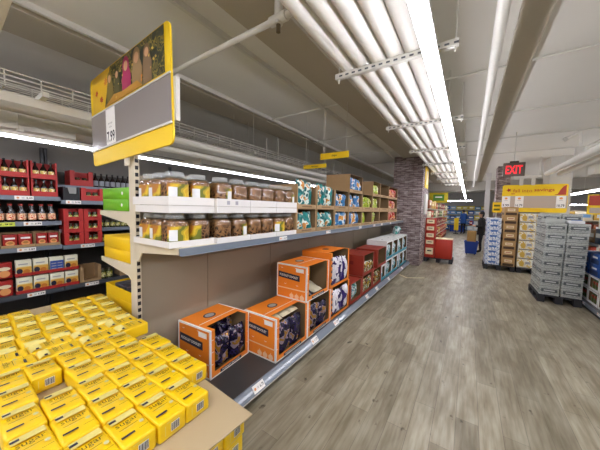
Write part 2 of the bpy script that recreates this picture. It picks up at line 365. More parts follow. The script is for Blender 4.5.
# ------------------------------------------------------------------ generic helpers for goods
def price_tag(parent, o, x, y, price, w=.115, h=.042, col=None):
    b = MB(); n_ = Vector(x).cross(Vector(y)).normalized(); o = Vector(o)+n_*.002
    b.rect(w, h, o, x, y, col or PAPER); o2 = o+n_*.0008
    b.ell(.011, .011, o2, x, y, PEELO, cx=-w*.32); b.rect(w*.14, .004, o2, x, y, GREYP, cx=-w*.06, cy=.005); b.rect(w*.14, .004, o2, x, y, GREYP, cx=-w*.06, cy=-.004)
    b.text(price, h*.42, o2, x, y, PRICE, w=w*.34, bold=True, cx=w*.27)
    return b.build('price_tag', parent)
def tray(w, d, h, m, t=.005, lip=None):
    """open carton tray, front at x=0, y 0..w"""
    b = MB().box(-d, 0, 0, 0, w, t, m).box(-d, 0, t, -d+t, w, h, m).box(-t, 0, t, 0, w, lip or h, m).box(-d+t, 0, t, -t, t, h, m).box(-d+t, w-t, t, -t, w, h, m)
    return b
def case(w, d, h, out, inn, stile=.04, lip=.05, top=.0, head=0, trim=None, tw=.014, lid=True):
    """display carton with a cut-out front (x=0 is the front, y 0..w); top: how far the cut runs back over the lid"""
    t = .004; b = MB()
    def pan(x0, y0, z0, x1, y1, z1, ax, sgn):
        # outer skin and inner skin
        k = {'x': 0, 'y': 1, 'z': 2}[ax]; lo = [x0, y0, z0]; hi = [x1, y1, z1]; mid = (lo[k]+hi[k])/2
        a0, a1, c0, c1 = lo[:], hi[:], lo[:], hi[:]
        a1[k] = mid; c0[k] = mid
        b.box(*a0, *a1, inn if sgn > 0 else out); b.box(*c0, *c1, out if sgn > 0 else inn)
    pan(-d, 0, 0, 0, w, t, 'z', -1); pan(-d, 0, t, -d+t, w, h-t, 'x', -1)
    pan(-d+t, 0, t, -t, t, h-t, 'y', -1); pan(-d+t, w-t, t, -t, w, h-t, 'y', 1)
    if lid: pan(-d, 0, h-t, -top-t, w, h, 'z', 1)
    if top: pan(-top-t, 0, h-t, 0, stile, h, 'z', 1); pan(-top-t, w-stile, h-t, 0, w, h, 'z', 1)
    pan(-t, 0, t, 0, stile, h-t, 'x', 1); pan(-t, w-stile, t, 0, w, h-t, 'x', 1); pan(-t, stile, t, 0, w-stile, lip, 'x', 1)
    if head: pan(-t, stile, h-head, 0, w-stile, h-t, 'x', 1)
    if trim:
        e = .0012
        for y in (0, w):
            ya, yb = (y-e, y+tw) if y == 0 else (y-tw, y+e)
            b.box(-t*.5, ya, 0, e, yb, h, trim); b.box(-tw, ya if y == 0 else y-e*.2, 0, e, y+e*.2 if y == 0 else yb, h, trim)
            b.box(-d, ya if y == 0 else y-e*.2, h-tw, 0, y+e*.2 if y == 0 else yb, h, trim); b.box(-d, ya if y == 0 else y-tw, h-.002, 0, y+tw if y == 0 else yb, h+e, trim)
            b.box(-d, ya if y == 0 else y-e*.2, 0, 0, y+e*.2 if y == 0 else yb, tw, trim)
            b.box(-d-e, ya, 0, -d+tw, yb, h, trim)
        b.box(-.002, 0, 0, e, w, tw*.8, trim)
    return b
def pillow(w, h, th, seed, m, lean=0):
    """crumpled foil bag standing on its end, front towards +x"""
    rnd = random.Random(seed); nu, nv = 12, 12; b = MB()
    ph_ = [rnd.uniform(0, 6) for _ in range(8)]
    def pt(i, j, s):
        u = i/nu*2-1; v = j/nv
        e = max(0, 1-abs(u)**3)**.6*max(0, 1-abs(v*2-1)**4)**.7
        wr = .16*sin(5*u+ph_[0]+3*v)+.12*sin(9*v+ph_[1]+2*u)+.09*sin(13*u-7*v+ph_[2])
        x = s*th/2*e*(1+wr)+.006*sin(6*v+ph_[3]) + lean*v*h
        y = u*w/2*(1-.05*sin(pi*v)+.02*sin(7*v+ph_[4])); z = v*h+.006*sin(5*u+ph_[5])*v
        return (x, y, z)
    for s in (1, -1):
        vs = [pt(i, j, s) for j in range(nv+1) for i in range(nu+1)]
        fs = []
        for j in range(nv):
            for i in range(nu):
                q = [j*(nu+1)+i, j*(nu+1)+i+1, (j+1)*(nu+1)+i+1, (j+1)*(nu+1)+i]
                fs.append(q if s > 0 else q[::-1])
        b.add(vs, fs, m, True)
    return b
def carton(x0, y0, z0, x1, y1, z1, m): return MB().bbox(x0, y0, z0, x1, y1, z1, m, .003, 1)

# ------------------------------------------------------------------ main gondola
GY0, GY1 = .95, 7.85; PX = -2.22; XU = -1.60; KS = 1.065          # end, far end, panel face
SH = 1.315                                  # upper shelf surface
t = thing('gondola_shelving', 'long double-sided metal shelving with cream uprights, dark base shelf, snacks on it', 'shelving unit', (0, 0, 0))
# the uprights
ups = [GY0, 1.62, 2.62, 3.62, 4.62, 5.62, 6.62, GY1-.04]
for i, y in enumerate(ups):
    top = 2.02 if i == 0 else 1.86
    b = MB().box(PX-.09, y, 0, PX-.052 if i else PX+.012, y+.035, top, CREAM)
    if i == 0:
        for k in range(34): b.box(PX+.0115, y+.004, .12+k*.055, PX+.0128, y+.028, .15+k*.055, BLACK)
    if i:
        for k in range(30): b.box(PX-.0525, y+.014, .15+k*.055, PX-.051, y+.021, .18+k*.055, BLACK)
    b.build('upright', t)
    if i < len(ups)-1:
        MB().box(PX-.05, y+(.036 if i == 0 else .0205), .1, PX-.012, ups[i+1]+.0145, 1.84, BEIGE).build('back_panel', t)
# upper shelf and base shelf on the aisle side
us = MB().box(PX, GY0+.03, SH-.03, XU-.005, GY1, SH, CREAM); us.build('shelf', t)
for y in (GY0, 2.62, 4.62, 6.62):
    b = MB(); q = [(PX, SH-.16), (PX, SH-.031), (XU, SH-.031), (XU, SH-.045), (PX+.10, SH-.09), (PX+.05, SH-.16)]
    if y == GY0: q[1:3] = [(PX, SH-.001), (XU, SH-.001)]
    b.add([(a, y, c) for a, c in q]+[(a, y+.012, c) for a, c in q], [(0,1,2,3,4,5), (11,10,9,8,7,6)]+[(j, j+6, (j+1) % 6+6, (j+1) % 6) for j in range(6)], CREAM)
    b.build('shelf_bracket', t)
r1 = MB().box(XU-.005, GY0, SH-.05, XU+.012, GY1, SH-.002, RAIL); r1.add([(XU+.012, GY0, SH-.05), (XU+.012, GY1, SH-.05), (XU+.024, GY1, SH-.053), (XU+.024, GY0, SH-.053)], [(0,1,2,3)], RAIL)
pr1 = r1.build('price_rail', t)
BZ = .12
MB().box(PX, GY0+.03, BZ-.02, -1.40, GY1, BZ, CHAR).build('base_shelf', t)
MB().box(-1.47, GY0+.03, 0, -1.44, GY1, BZ-.02, BLACK).build('kick_plate', t)
r2 = MB().add([(-1.40, GY0, .145), (-1.355, GY0, .085), (-1.36, GY0, .075), (-1.41, GY0, .075), (-1.41, GY0, .145)] + [(-1.40, GY1, .145), (-1.355, GY1, .085), (-1.36, GY1, .075), (-1.41, GY1, .075), (-1.41, GY1, .145)],
     [(0,1,6,5), (1,2,7,6), (2,3,8,7), (3,4,9,8), (4,0,5,9), (4,3,2,1,0), (5,6,7,8,9)], RAIL)
r2.box(-1.36, GY0, .072, -1.353, GY1, .079, STEELW)
pr2 = r2.build('price_rail', t)
nrm_y = Vector((.045, 0, -.06)).normalized(); tagup = -nrm_y
for y, p in ((1.50, '6.79'), (2.42, '5.79'), (2.98, '5.79'), (4.2, '5.29'), (4.75, '5.49'), (5.6, '4.99'), (6.9, '5.99')):
    price_tag(pr2, Vector((-1.3775, y, .115)), Y, tagup, p, w=.13, h=.06)
for y, p in ((1.95, '6.29'), (2.9, '3.49'), (4.05, '3.79'), (4.8, '3.49'), (5.3, '3.49'), (6.0, '3.99'), (1.45, '6.29')):
    if y != 1.45: price_tag(pr1, Vector((XU+.0125, y*KS, SH-.026)), Y, Z, p, w=.13, h=.038)
# the other side's shelves, seen from the end
for z in (1.545, 1.105, .64, .12):
    w = .60 if z > .2 else .7
    b = MB().box(PX-.09-w, GY0+.02, z-.03, PX-.09, 4.0, z, CREAM)
    if z > .2:
        b.add([(PX-.09, GY0, z-.13), (PX-.09, GY0, z-.001), (PX-.1-w, GY0, z-.001), (PX-.1-w, GY0, z-.040), (PX-.14, GY0, z-.10)] + [(PX-.09, GY0+.012, z-.13), (PX-.09, GY0+.012, z-.001), (PX-.1-w, GY0+.012, z-.001), (PX-.1-w, GY0+.012, z-.040), (PX-.14, GY0+.012, z-.10)],
          [(0,1,2,3,4), (9,8,7,6,5), (0,5,6,1), (1,6,7,2), (2,7,8,3), (3,8,9,4), (4,9,5,0)], CREAM)
    b.build('shelf', t)

# boxes on the far side's shelf ends
def lidbox(name, label, cat, x0, y0, z0, x1, y1, z1, m, open_top=False, grp=None, dots=None):
    o = thing(name, label, cat, (x0, y0, z0), 0, grp); w, d, h = x1-x0, y1-y0, z1-z0
    if open_top:
        b = MB().box(0, 0, 0, w, d, .004, m).box(0, 0, .004, .005, d, h, m).box(w-.005, 0, .004, w, d, h, m).box(.005, 0, .004, w-.005, .005, h, m).box(.005, d-.005, .004, w-.005, d, h*1.25, m)
    else: b = MB().bbox(0, 0, 0, w, d, h, m, .003, 1)
    if dots:
        for dx, dz, r in dots: b.ell(r, r*.9, (0, -.0012, 0), X, Z, PAPER, cx=dx*w, cy=dz*h, n=14)
    b.build('carton', o); return o
GREEN = mat('lime_carton', '#6fb61e', .5); YELC = mat('yellow_carton', '#efc510', .5)
lidbox('carton', 'lime green carton on top of another, cream shelf end behind the sign', 'carton', -2.86, .955, 1.648, -2.33, 1.26, 1.745, GREEN, grp='lime green cartons', dots=((.78, .5, .016),))
lidbox('carton', 'lower lime green carton standing on the cream shelf end', 'carton', -2.86, .955, 1.547, -2.36, 1.26, 1.646, GREEN, grp='lime green cartons', dots=((.8, .5, .016),))
lidbox('carton', 'yellow carton, lower of the pair on the middle cream shelf end', 'carton', -2.86, .955, 1.107, -2.33, 1.26, 1.205, YELC, grp='yellow cartons on the shelf end')
lidbox('carton', 'yellow carton stacked on another on the middle cream shelf end', 'carton', -2.86, .955, 1.207, -2.33, 1.26, 1.315, YELC, grp='yellow cartons on the shelf end')
lidbox('carton', 'bottom yellow carton behind the sugar packs, by the upright', 'carton', -2.90, .975, .642, -2.34, 1.32, .745, YELC, grp='yellow cartons on the shelf end')
lidbox('carton', 'open-topped yellow carton with foil pouches, behind the sugar packs', 'carton', -2.90, .975, .747, -2.34, 1.32, .845, YELC, True, grp='yellow cartons on the shelf end')
FOIL = mat('foil_dark', '#5a5c66', .3, .5, noise=.4, scale=14)
for i in range(4):
    b = MB().bbox(-.058, 0, 0, .058, .2, .085, FOIL, .012, 2)
    tag(b.build('foil_pouch', None, (-2.80+i*.125, 1.03, .753)), 'dark foil pouch in the open yellow carton, %s from the left' % ORD[i], 'pouch', 'foil pouches in the yellow carton')

# ------------------------------------------------------------------ pretzel jars in white trays
WCART = mat('white_carton', '#e3e1dd', .6, noise=.02, scale=8)
JLAB = patchy('jar_label', ['#6f7420', '#b9a024', '#d9b82a', '#cfa824', '#b97a2a'], 9, .45, 0, 3, (1, 1, .8)); JYEL = mat('jar_yellow', '#e3b81c', .5); JWHT = mat('jar_white', '#e4e6e8', .5)
def make_jar(z_off=0):
    o = thing('pretzel_jar', 'x', 'jar')
    MB().lathe([(.063, .006), (.0715, .016), (.0725, .145), (.066, .168), (.045, .176)], PRETZ, 24, sq=5).build('pretzels', o)
    MB().lathe([(.060, 0), (.073, .008), (.0742, .02), (.0742, .152), (.069, .172), (.056, .186)], GLASS, 24, sq=5).build('jar_body', o)
    MB().lathe([(.054, .187), (.061, .188), (.061, .216), (.057, .221)], LIDC, 24).build('lid', o)
    return o
def jar_label(o, rot):
    """wrap printed label round the side of the jar that rot faces"""
    b = MB(); n_ = 12; vs = []; k_ = []
    for zz in (.03, .138):
        for i in range(n_+1):
            a = -pi*.36+pi*.72*i/n_+rot; k = 1/((abs(cos(a))**5+abs(sin(a))**5)**.2)*.0752
            vs.append((k*cos(a), k*sin(a), zz))
    b.add(vs, [(i, i+1, n_+2+i, n_+1+i) for i in range(n_)], JLAB, True)
    vs2 = []
    for zz in (.04, .115):
        for i in range(4):
            a = -pi*.30+pi*.2*i/3+rot; k = 1/((abs(cos(a))**5+abs(sin(a))**5)**.2)*.0758
            vs2.append((k*cos(a), k*sin(a), zz))
    b.add(vs2, [(i, i+1, 5+i, 4+i) for i in range(3)], JWHT, True)
    return b.build('jar_label', o)
protoA = make_jar(); jar_label(protoA, 0); protoB = make_jar(); jar_label(protoB, radians(150)); protoC = make_jar(); jar_label(protoC, radians(65)); protoD = make_jar(); jar_label(protoD, radians(-75))
PROT = {'A': protoA, 'B': protoB, 'C': protoC, 'D': protoD}; usedj = set()
def put_jar(k, loc, rz, label, grp):
    p = PROT[k]
    if k not in usedj:
        usedj.add(k); p.location = loc; p.rotation_euler = (0, 0, rz); p['label'] = label; p['group'] = grp; return p
    return dup(p, loc, rz, label, grp)
cy = [(a*KS, b*KS) for a, b in ((.845, 1.18), (1.185, 1.515), (1.52, 1.855), (1.86, 2.19))]
TH = .043
for tier, z in (('lower', SH+.001), ('upper', None)):
    for i, (y0, y1) in enumerate(cy):
        if tier == 'lower':
            o = thing('carton_tray', 'white carton tray under the lower pretzel jars, %s from the upright' % ORD[i], 'tray', (XU if i else XU-.03, y0, SH+.001), 0, 'white trays of pretzel jars')
            tray(y1-y0, .50, TH, WCART).build('carton', o); zj = SH+.007
        else:
            z = SH+.007+.228
            o = thing('carton_tray', 'flat white carton lying on the lower pretzel jars, %s from the upright' % ORD[i], 'tray', (XU if i else XU-.03, y0, z+.002), 0, 'white trays of pretzel jars')
            MB().box(-.46, 0, 0, 0, y1-y0, .050, WCART).build('carton', o)
            o = thing('carton_tray', 'white carton tray under the top row of pretzel jars, %s from the upright' % ORD[i], 'tray', (XU if i else XU-.03, y0, z+.055), 0, 'white trays of pretzel jars')
            b = tray(y1-y0, .50, .058, WCART)
            if i == 1:
                b.rect(.03, .03, (.0012, (y1-y0)*.3, .028), Y, Z, GREYP); b.rect(.03, .03, (.0012, (y1-y0)*.55, .028), Y, Z, GREYP)
            b.build('carton', o); zj = z+.061
        nrow = 3 if i == 0 else 1
        for c in range(2):
            for r_ in range(nrow):
                yy = y0+(y1-y0)*(.255+.49*c); xx = (XU-.03 if i == 0 else XU)-.084-r_*.153
                kk = {('lower', 0): 'AD', ('lower', 1): 'BC', ('lower', 2): 'BB', ('lower', 3): 'AB', ('upper', 0): 'AA', ('upper', 1): 'CB', ('upper', 2): 'BB', ('upper', 3): 'BC'}[(tier, i)][c]
                if r_: kk = 'D'
                where = ('' if nrow == 1 else (', front row', ', middle row', ', back row')[r_])
                put_jar(kk, (xx, yy, zj), random.uniform(-.05, .05), 'clear pretzel jar, %s tier, %s from the upright%s' % (tier, ORD[i*2+c], where), 'pretzel jars')

# ------------------------------------------------------------------ chip bag cases on the upper shelf
def add_case(w, d, h, loc, label, grp, out=CARD, inn=CARDIN, deco=None, name='display_case', cat='display box', rz=0, **kw):
    o = thing(name, label, cat, loc, rz, grp)
    b = case(w, d, h, out, inn, **kw)
    if deco: deco(b, w, d, h)
    b.build('carton', o)
    return o
TEAL = [patchy('chip_teal%d' % i, ['#0e6f6a', '#138a86', '#0c5d60', '#d8e4da', '#cf8a3a'], 9, .3, .4, i) for i in range(3)]
BLUE = [patchy('chip_blue%d' % i, ['#1d5f9a', '#3b8fc4', '#144a80', '#cfe0ea', '#d99a4a'], 9, .3, .4, i+5) for i in range(3)]
LIME = [patchy('chip_lime%d' % i, ['#8fa81a', '#b9c92c', '#7a8f18', '#e6e2b8', '#b06a3a'], 9, .3, .4, i+9) for i in range(3)]
REDB = [patchy('chip_red%d' % i, ['#a8261e', '#cf3a2a', '#8f1a18', '#e8c8a8', '#d98a3a'], 9, .3, .4, i+13) for i in range(3)]
def lip_print(b, w, d, h):
    pass; b.rect(w*.5, .016, (.0015, w*.5, .026), Y, Z, CARDIN)
cols = [(2.19, 2.595, TEAL, 'teal'), (2.61, 3.08, TEAL, 'teal'), (3.095, 3.56, BLUE, 'blue'), (3.575, 4.13, BLUE, 'blue'), (4.145, 4.66, LIME, 'lime green'), (4.675, 5.14, LIME, 'lime green'), (5.155, 5.8, None, ''), (5.815, 6.6, REDB, 'red')]
seed = 0
cols = [(a*KS, b*KS, c, d) for a, b, c, d in cols]
for tz, (tn, z0, h) in enumerate((('lower', SH+.001, .28), ('middle', SH+.283, .28), ('top', SH+.565, .287))):
    for i, (y0, y1, ms, cn) in enumerate(cols):
        if tz == 2 and i not in (3, 5, 6, 7): continue
        if tz == 2: ms, cn = {3: (BLUE, 'blue'), 5: (LIME, 'lime green'), 6: (None, ''), 7: (REDB, 'red')}[i]
        w = y1-y0
        lab = 'brown cardboard display box, %s, %s tier, %s from the pretzel jars' % ((cn+' chip bags') if ms else 'empty', tn, ORD[i])
        add_case(w, .42, h, (XU, y0, z0), lab, 'chip display boxes', lip=.05, stile=.018, deco=lip_print, head=(.03 if tz == 0 and i > 1 else 0), lid=not (tz == 1 and i < 2))
        if not ms: continue
        nb = 2 if w < .5 else 3
        if tz < 2 and i in (3,): nb = 2
        if tz == 0 and i in (4, 5): nb = 1
        bw = min(.235, (w-.05)/nb*.98)
        for k in range(nb):
            seed += 1
            top = .245 if not (tz == 1 and i < 2) else .33
            o = pillow(bw, top*random.uniform(.92, 1.0), .09, seed, ms[seed % 3], random.uniform(-.05, .12)).build('chip_bag', None, (XU-.06-random.uniform(0, .02), y0+.022+(w-.044)/max(nb, 2)*(k+.5), z0+.007))
            tag(o, '%s chip bag, %s tier, %s box from the jars, %s bag' % (cn, tn, ORD[i], ('left', 'middle', 'right')[k] if nb == 3 else (('left', 'right')[k] if nb == 2 else 'only')), 'chip bag', 'chip bags')

# ------------------------------------------------------------------ orange display boxes on the base shelf
PUR = [patchy('snack_purple%d' % i, ['#17142c', '#2a2148', '#100e20', '#1d1836', '#8a7a86', '#8f682a'], 10, .22, .5, i+21) for i in range(3)]
PURW = [patchy('snack_white%d' % i, ['#3c2a78', '#2a1d5c', '#e8e6ea', '#d9d6e0', '#e8e6ea'], 8, .3, .5, i+31) for i in range(3)]
def orange_deco(b, w, d, h):
    pass
    oy = (-d*.5, -.0025, 0)   # side towards the camera, face -y
    q = (0, -.0025, 0)
    b.poly([(-d*.94, h*.60), (-d*.22, h*.55), (-d*.22, h*.72), (-d*.94, h*.77)], q, X, Z, NAVY)
    b.text('FUDDLEY DOOLEY', .026, (-d*.58, -.0035, h*.66), (1, 0, -.055), Z, PAPER, w=d*.62, bold=True)
    b.rect(d*.25, h*.11, (-d*.22, -.0028, h*.87), X, Z, PAPER)
    b.rect(d*.98, .013, (-d*.5, -.0025, h*.30), X, Z, mat('pale_orange', '#f0c9a0', .6))
    for k in range(3):
        b.ell(.030, .028, (-d*(.48-.17*k), -.0027, h*.10), X, Z, mat('pale_orange', '#f0c9a0', .6), n=14)
        b.rect(.008, .014, (-d*(.48-.17*k), -.0027, h*.10+.033), X, Z, mat('pale_orange', '#f0c9a0', .6))
    for px_, pz in ((.82, .88), (.3, .42), (.7, .42), (.35, .92)):
        b.poly([(-.018, .008), (-.008, -.002), (.008, -.002), (.018, .008), (.007, .003), (-.007, .003)], (-d*px_, -.0027, h*pz), X, Z, PAPER)
    # lid
    b.ell(.065, .05, (-d*.62, w*.45, h+.003), Y, nX, NAVY); b.ell(.05, .036, (-d*.62, w*.45, h+.004), Y, nX, GREYP)
    b.rect(w*.9, .01, (-d*.40, w*.5, h+.003), Y, nX, PAPER)
    # front lip
    b.rect(w*.55, .028, (.003, w*.5, .026), Y, Z, NAVY); b.text('FUDDLEY DOOLEY', .015, (.004, w*.5, .026), Y, Z, PAPER, w=w*.45, bold=True)
    for k in (.3, .55, .8): b.poly([(-.014, .006), (-.006, -.002), (.006, -.002), (.014, .006), (0, .002)], (.003, .022, h*k), Y, Z, PAPER); b.poly([(-.014, .006), (-.006, -.002), (.006, -.002), (.014, .006), (0, .002)], (.003, w-.022, h*k), Y, Z, PAPER)
XF = -1.455
ob = [(1.31, .49, .43, BZ+.001, 'nearest orange box with white edges on the base shelf, dark snack bags inside'),
      (1.815, .565, .425, BZ+.001, 'lower orange box with white edges under the upper one, second from the front'),
      (2.385, .57, .425, BZ+.001, 'lower orange box with white edges, third from the front, purple snack bags'),
      (2.345, .53, .40, BZ+.430, 'upper orange box with white edges, nearly empty, on two others'),]
for i, (y, w, h, z, lab) in enumerate(ob):
    add_case(w, .42, h, (XF if i else -1.755, y, z), lab, 'orange snack boxes', ORANGE, CARDIN, orange_deco, rz=0 if i else .08, lip=.055, stile=.05, top=.10 if i in (0, 1) else .02, trim=PAPER)
ob2 = [(2.965, .60, .43, BZ+.001, 'plain-edged orange box at floor level with torn white and purple bags'),
       (2.93, .60, .47, BZ+.434, 'plain-edged orange box on top with white and purple bags')]
def plain_deco(b, w, d, h):
    pass
    for k in range(5): b.poly([(-.02, -.02), (.02, -.02), (.012, .02), (-.005, .008), (-.016, .022)], (.003, .025, h*(.15+.17*k)), Y, Z, NAVY)
    b.text('FUDDLEY DOOLEY', .03, (-d*.5, -.003, h*.66), X, Z, NAVY, w=d*.6)
    b.ell(.06, .045, (-d*.5, w*.45, h+.003), Y, nX, NAVY)
for y, w, h, z, lab in ob2:
    add_case(w, .45, h, (XF, y, z), lab, 'orange snack boxes', ORANGE, CARDIN, plain_deco, lip=.035, stile=.045, top=.06)
def fill(x, y0, y1, z, n_, mats, h, th, nm, lab, grp, cat='snack bag', lean=.05, rows=1):
    global seed
    for r_ in range(rows):
        for k in range(n_):
            seed += 1; bw = (y1-y0)/n_
            o = pillow(bw*.95, h*random.uniform(.9, 1.03), th, seed, mats[seed % len(mats)], lean+random.uniform(-.05, .08)).build(nm, None, (x-r_*th*1.35-random.uniform(0, .012), y0+bw*(k+.5), z))
            tag(o, lab % ORD[r_*n_+k], cat, grp)
fill(-1.855, 1.375, 1.765, BZ+.008, 2, PUR, .34, .13, 'snack_bag', 'dark purple snack bag in the nearest orange box, %s from the left', 'snack bags in orange boxes', rows=2)
fill(-1.53, 1.87, 2.33, BZ+.008, 2, PUR, .33, .12, 'snack_bag', 'dark purple snack bag in the second orange box, %s from the left', 'snack bags in orange boxes')
CREAMB = mat('cream_foil', '#c9bfa2', .35, noise=.2, scale=14, bump=.3)
for i in range(3):
    seed += 1
    b = pillow(.138, .2, .05, seed, CREAMB); b.xf(Matrix.Rotation(radians(-80), 4, 'Y'))
    tag(b.build('snack_bag', None, (-1.53, 1.945+.142*i, BZ+.36)), 'pale snack bag lying on top in the second orange box, %s from the left' % ORD[i], 'snack bag', 'snack bags in orange boxes')
fill(-1.52, 2.44, 2.90, BZ+.008, 2, PUR, .33, .10, 'snack_bag', 'tall purple snack bag in the third orange box, %s from the left', 'snack bags in orange boxes')
for i in range(2):
    seed += 1
    b = pillow(.2, .22, .06, seed, [PUR[1], CREAMB][i]); b.xf(Matrix.Rotation(radians(-72), 4, 'Y'))
    tag(b.build('snack_bag', None, (-1.50, 2.48+.22*i, BZ+.47)), ('dark snack bag lying in the nearly empty upper orange box', 'pale snack bag lying in the nearly empty upper orange box')[i], 'snack bag', 'snack bags in orange boxes')
fill(-1.50, 3.015, 3.515, BZ+.008, 3, PURW, .36, .10, 'snack_bag', 'white and purple bag in the lower plain orange box, %s from the left', 'white and purple snack bags')
fill(-1.50, 2.98, 3.48, BZ+.441, 3, PURW, .40, .10, 'snack_bag', 'white and purple snack bag in the upper plain orange box, %s from the left', 'white and purple snack bags')
# red and white cases
def red_deco(b, w, d, h):
    pass; b.rect(.1, .06, (-d*.5, -.003, h*.6), X, Z, mat('dark_red', '#7a1a16', .6)); b.ell(.05, .03, (-d*.4, w*.5, h+.003), Y, nX, mat('dark_red', '#7a1a16', .6))
MIX = [patchy('mix_bag%d' % i, ['#7a4a2a', '#e0d8c8', '#3a6a4a', '#c9a23a', '#5a2a1a'], 14, .35, .4, i+41) for i in range(2)]
WTE = [patchy('mint_bag%d' % i, ['#e8ecea', '#2f93a3', '#e8ecea', '#1d5f6a', '#3aa08a'], 11, .35, .4, i+51) for i in range(2)]
rd = [(3.62, .50, .32, BZ+.001, 'low red box with a white front edge beside the orange boxes'), (4.14, .55, .33, BZ+.001, 'lower red box holding mixed snack packs, second red one at floor level'), (4.71, .56, .33, BZ+.001, 'lower red box next to the white and teal cases'),
      (4.16, .60, .36, BZ+.334, 'upper red box nearer the orange boxes'), (4.98, .62, .36, BZ+.334, 'upper red box farther along beside the white cases')]
for y, w, h, z, lab in rd: add_case(w, .45, h, (XF, y, z), lab, 'red snack boxes', REDC, CARDIN, red_deco, lip=.05, stile=.05)
fill(-1.55, 3.70, 4.04, BZ+.008, 2, WTE, .24, .09, 'snack_bag', 'white and teal bag in the low red box, %s from the left', 'bags in red boxes')
fill(-1.51, 4.2, 4.62, BZ+.008, 3, MIX, .25, .09, 'snack_bag', 'mixed brown snack bag in the lower second red box, %s from the left', 'bags in red boxes')
fill(-1.51, 4.78, 5.2, BZ+.008, 3, MIX, .25, .09, 'snack_bag', 'mixed brown snack bag in the lower third red box, %s from the left', 'bags in red boxes')
fill(-1.51, 4.24, 4.7, BZ+.343, 3, MIX, .2, .09, 'snack_bag', 'mixed brown snack bag in the nearer upper red box, %s from the left', 'bags in red boxes')
WBOX = mat('case_white', '#e6e7e5', .6, noise=.03, scale=6)
def white_deco(b, w, d, h):
    pass; b.rect(w, .058, (.002, w/2, .03), Y, Z, TEALP); b.rect(.055, h*.45, (.0022, .03, h*.27), Y, Z, TEALP); b.rect(d*.9, h*.4, (-d*.5, -.003, h*.22), X, Z, TEALP); b.ell(.04, .02, (-d*.4, w*.5, h+.002), Y, nX, BLACK)
for tr, (tn, z, h, ys) in enumerate((('lower', BZ+.001, .385, [5.29, 5.62, 6.17, 6.93, 7.39]), ('upper', BZ+.388, .41, [5.62, 6.17, 6.72, 7.27]))):
    for i, y in enumerate(ys):
        add_case(.44 if y > 6.9 and tr == 0 else (.31 if y < 5.4 else .54), .45, .328 if y < 5.4 else h, (XF, y, z), 'white and teal display box near the stone pillar, %s tier, %s from the red boxes' % (tn, ORD[i]), 'white and teal boxes', WBOX, CARDIN, white_deco, lip=.06, stile=.06, head=.04)
        fill(-1.53, y+.06, y+(.38 if y > 6.9 and tr == 0 else (.25 if y < 5.4 else .48)), z+.008, 2, WTE, .24 if y < 5.4 else h*.7, .08, 'snack_bag', 'white and teal bag, '+tn+' tier, '+ORD[i]+' white box, %s from the left', 'bags in white boxes')
seed += 1
tag(pillow(.3, .22, .16, seed, WTE[0]).build('snack_bag', None, (-1.62, 7.2, BZ+.83)), 'white and teal bag lying loose on the white cases by the pillar', 'snack bag')

# ------------------------------------------------------------------ hanging sign at the gondola end
t = thing('price_sign', 'large yellow and grey price sign with autumn picture over the sugar display', 'sign', (-2.235, GY0-.05, 2.345)); t.scale = (1.04, 1, 1.04)
w, h, th_ = 1.26, .73, .012
def rr(w, h, r, n=5):
    p = []
    for cx_, cy_, a0 in ((w/2-r, h/2-r, 0), (-w/2+r, h/2-r, pi/2), (-w/2+r, -h/2+r, pi), (w/2-r, -h/2+r, 1.5*pi)):
        for i in range(n+1): p.append((cx_+r*cos(a0+pi/2*i/n), cy_+r*sin(a0+pi/2*i/n)))
    return p
tilt = Matrix.Rotation(radians(-2.2), 4, 'Y')
GREYS = mat('sign_grey', '#8a8380', .35, noise=.03, scale=2, coat=.4)
b = MB(); p = rr(w, h, .045); k = len(p)
b.add([(x, 0, z) for x, z in p]+[(x, th_, z) for x, z in p], [list(range(k)), list(range(2*k-1, k-1, -1))]+[(i, k+i, k+(i+1) % k, (i+1) % k) for i in range(k)], YEL)
b.xf(tilt).build('board', t)
b = MB().box(-w/2+.004, -.004, -.235, w/2-.004, -.001, .055, GREYS).box(-w/2, -.012, -.245, w/2, -.001, -.232, STEELW).box(-w/2, -.008, .05, w/2, -.001, .06, STEELW)
b.xf(tilt).build('grey_panel', t)
# picture
FOL = patchy('foliage', ['#1d2413', '#2e3317', '#4a4a1c', '#8a7a2c', '#1a1e10', '#5e5420'], 16, .4, 0, 4)
b = MB(); o = (0, -.003, .215)
PW, PH = 1.14, .285
b.rect(PW, PH, o, X, Z, FOL); o1 = (0, -.004, .215)
b.poly([(-PW/2, -PH/2), (-PW/2+.24, -PH/2), (-PW/2+.36, PH/2), (-PW/2, PH/2)], o1, X, Z, mat('autumn_yellow', '#e3b51e', .4))
def leaf(cx_, cz, s, m, oy=-.005, rot=0):
    base = [(0, 1), (.18, .55), (.5, .7), (.42, .35), (.95, .3), (.62, .02), (.75, -.3), (.3, -.28), (.06, -.4), (.05, -.9), (-.05, -.9), (-.06, -.4), (-.3, -.28), (-.75, -.3), (-.62, .02), (-.95, .3), (-.42, .35), (-.5, .7), (-.18, .55)]
    b.poly([(cx_+s*(x*cos(rot)-y*sin(rot)), cz+s*(x*sin(rot)+y*cos(rot))) for x, y in base], (0, oy, .215), X, Z, m)
LR = mat('leaf_red', '#b33a1c', .4); LO = mat('leaf_orange', '#cf7a1e', .4)
leaf(-.48, .0, .035, LR, rot=.4); leaf(-.39, -.07, .04, LR, rot=-.3); leaf(-.29, .045, .045, LO, rot=.2)
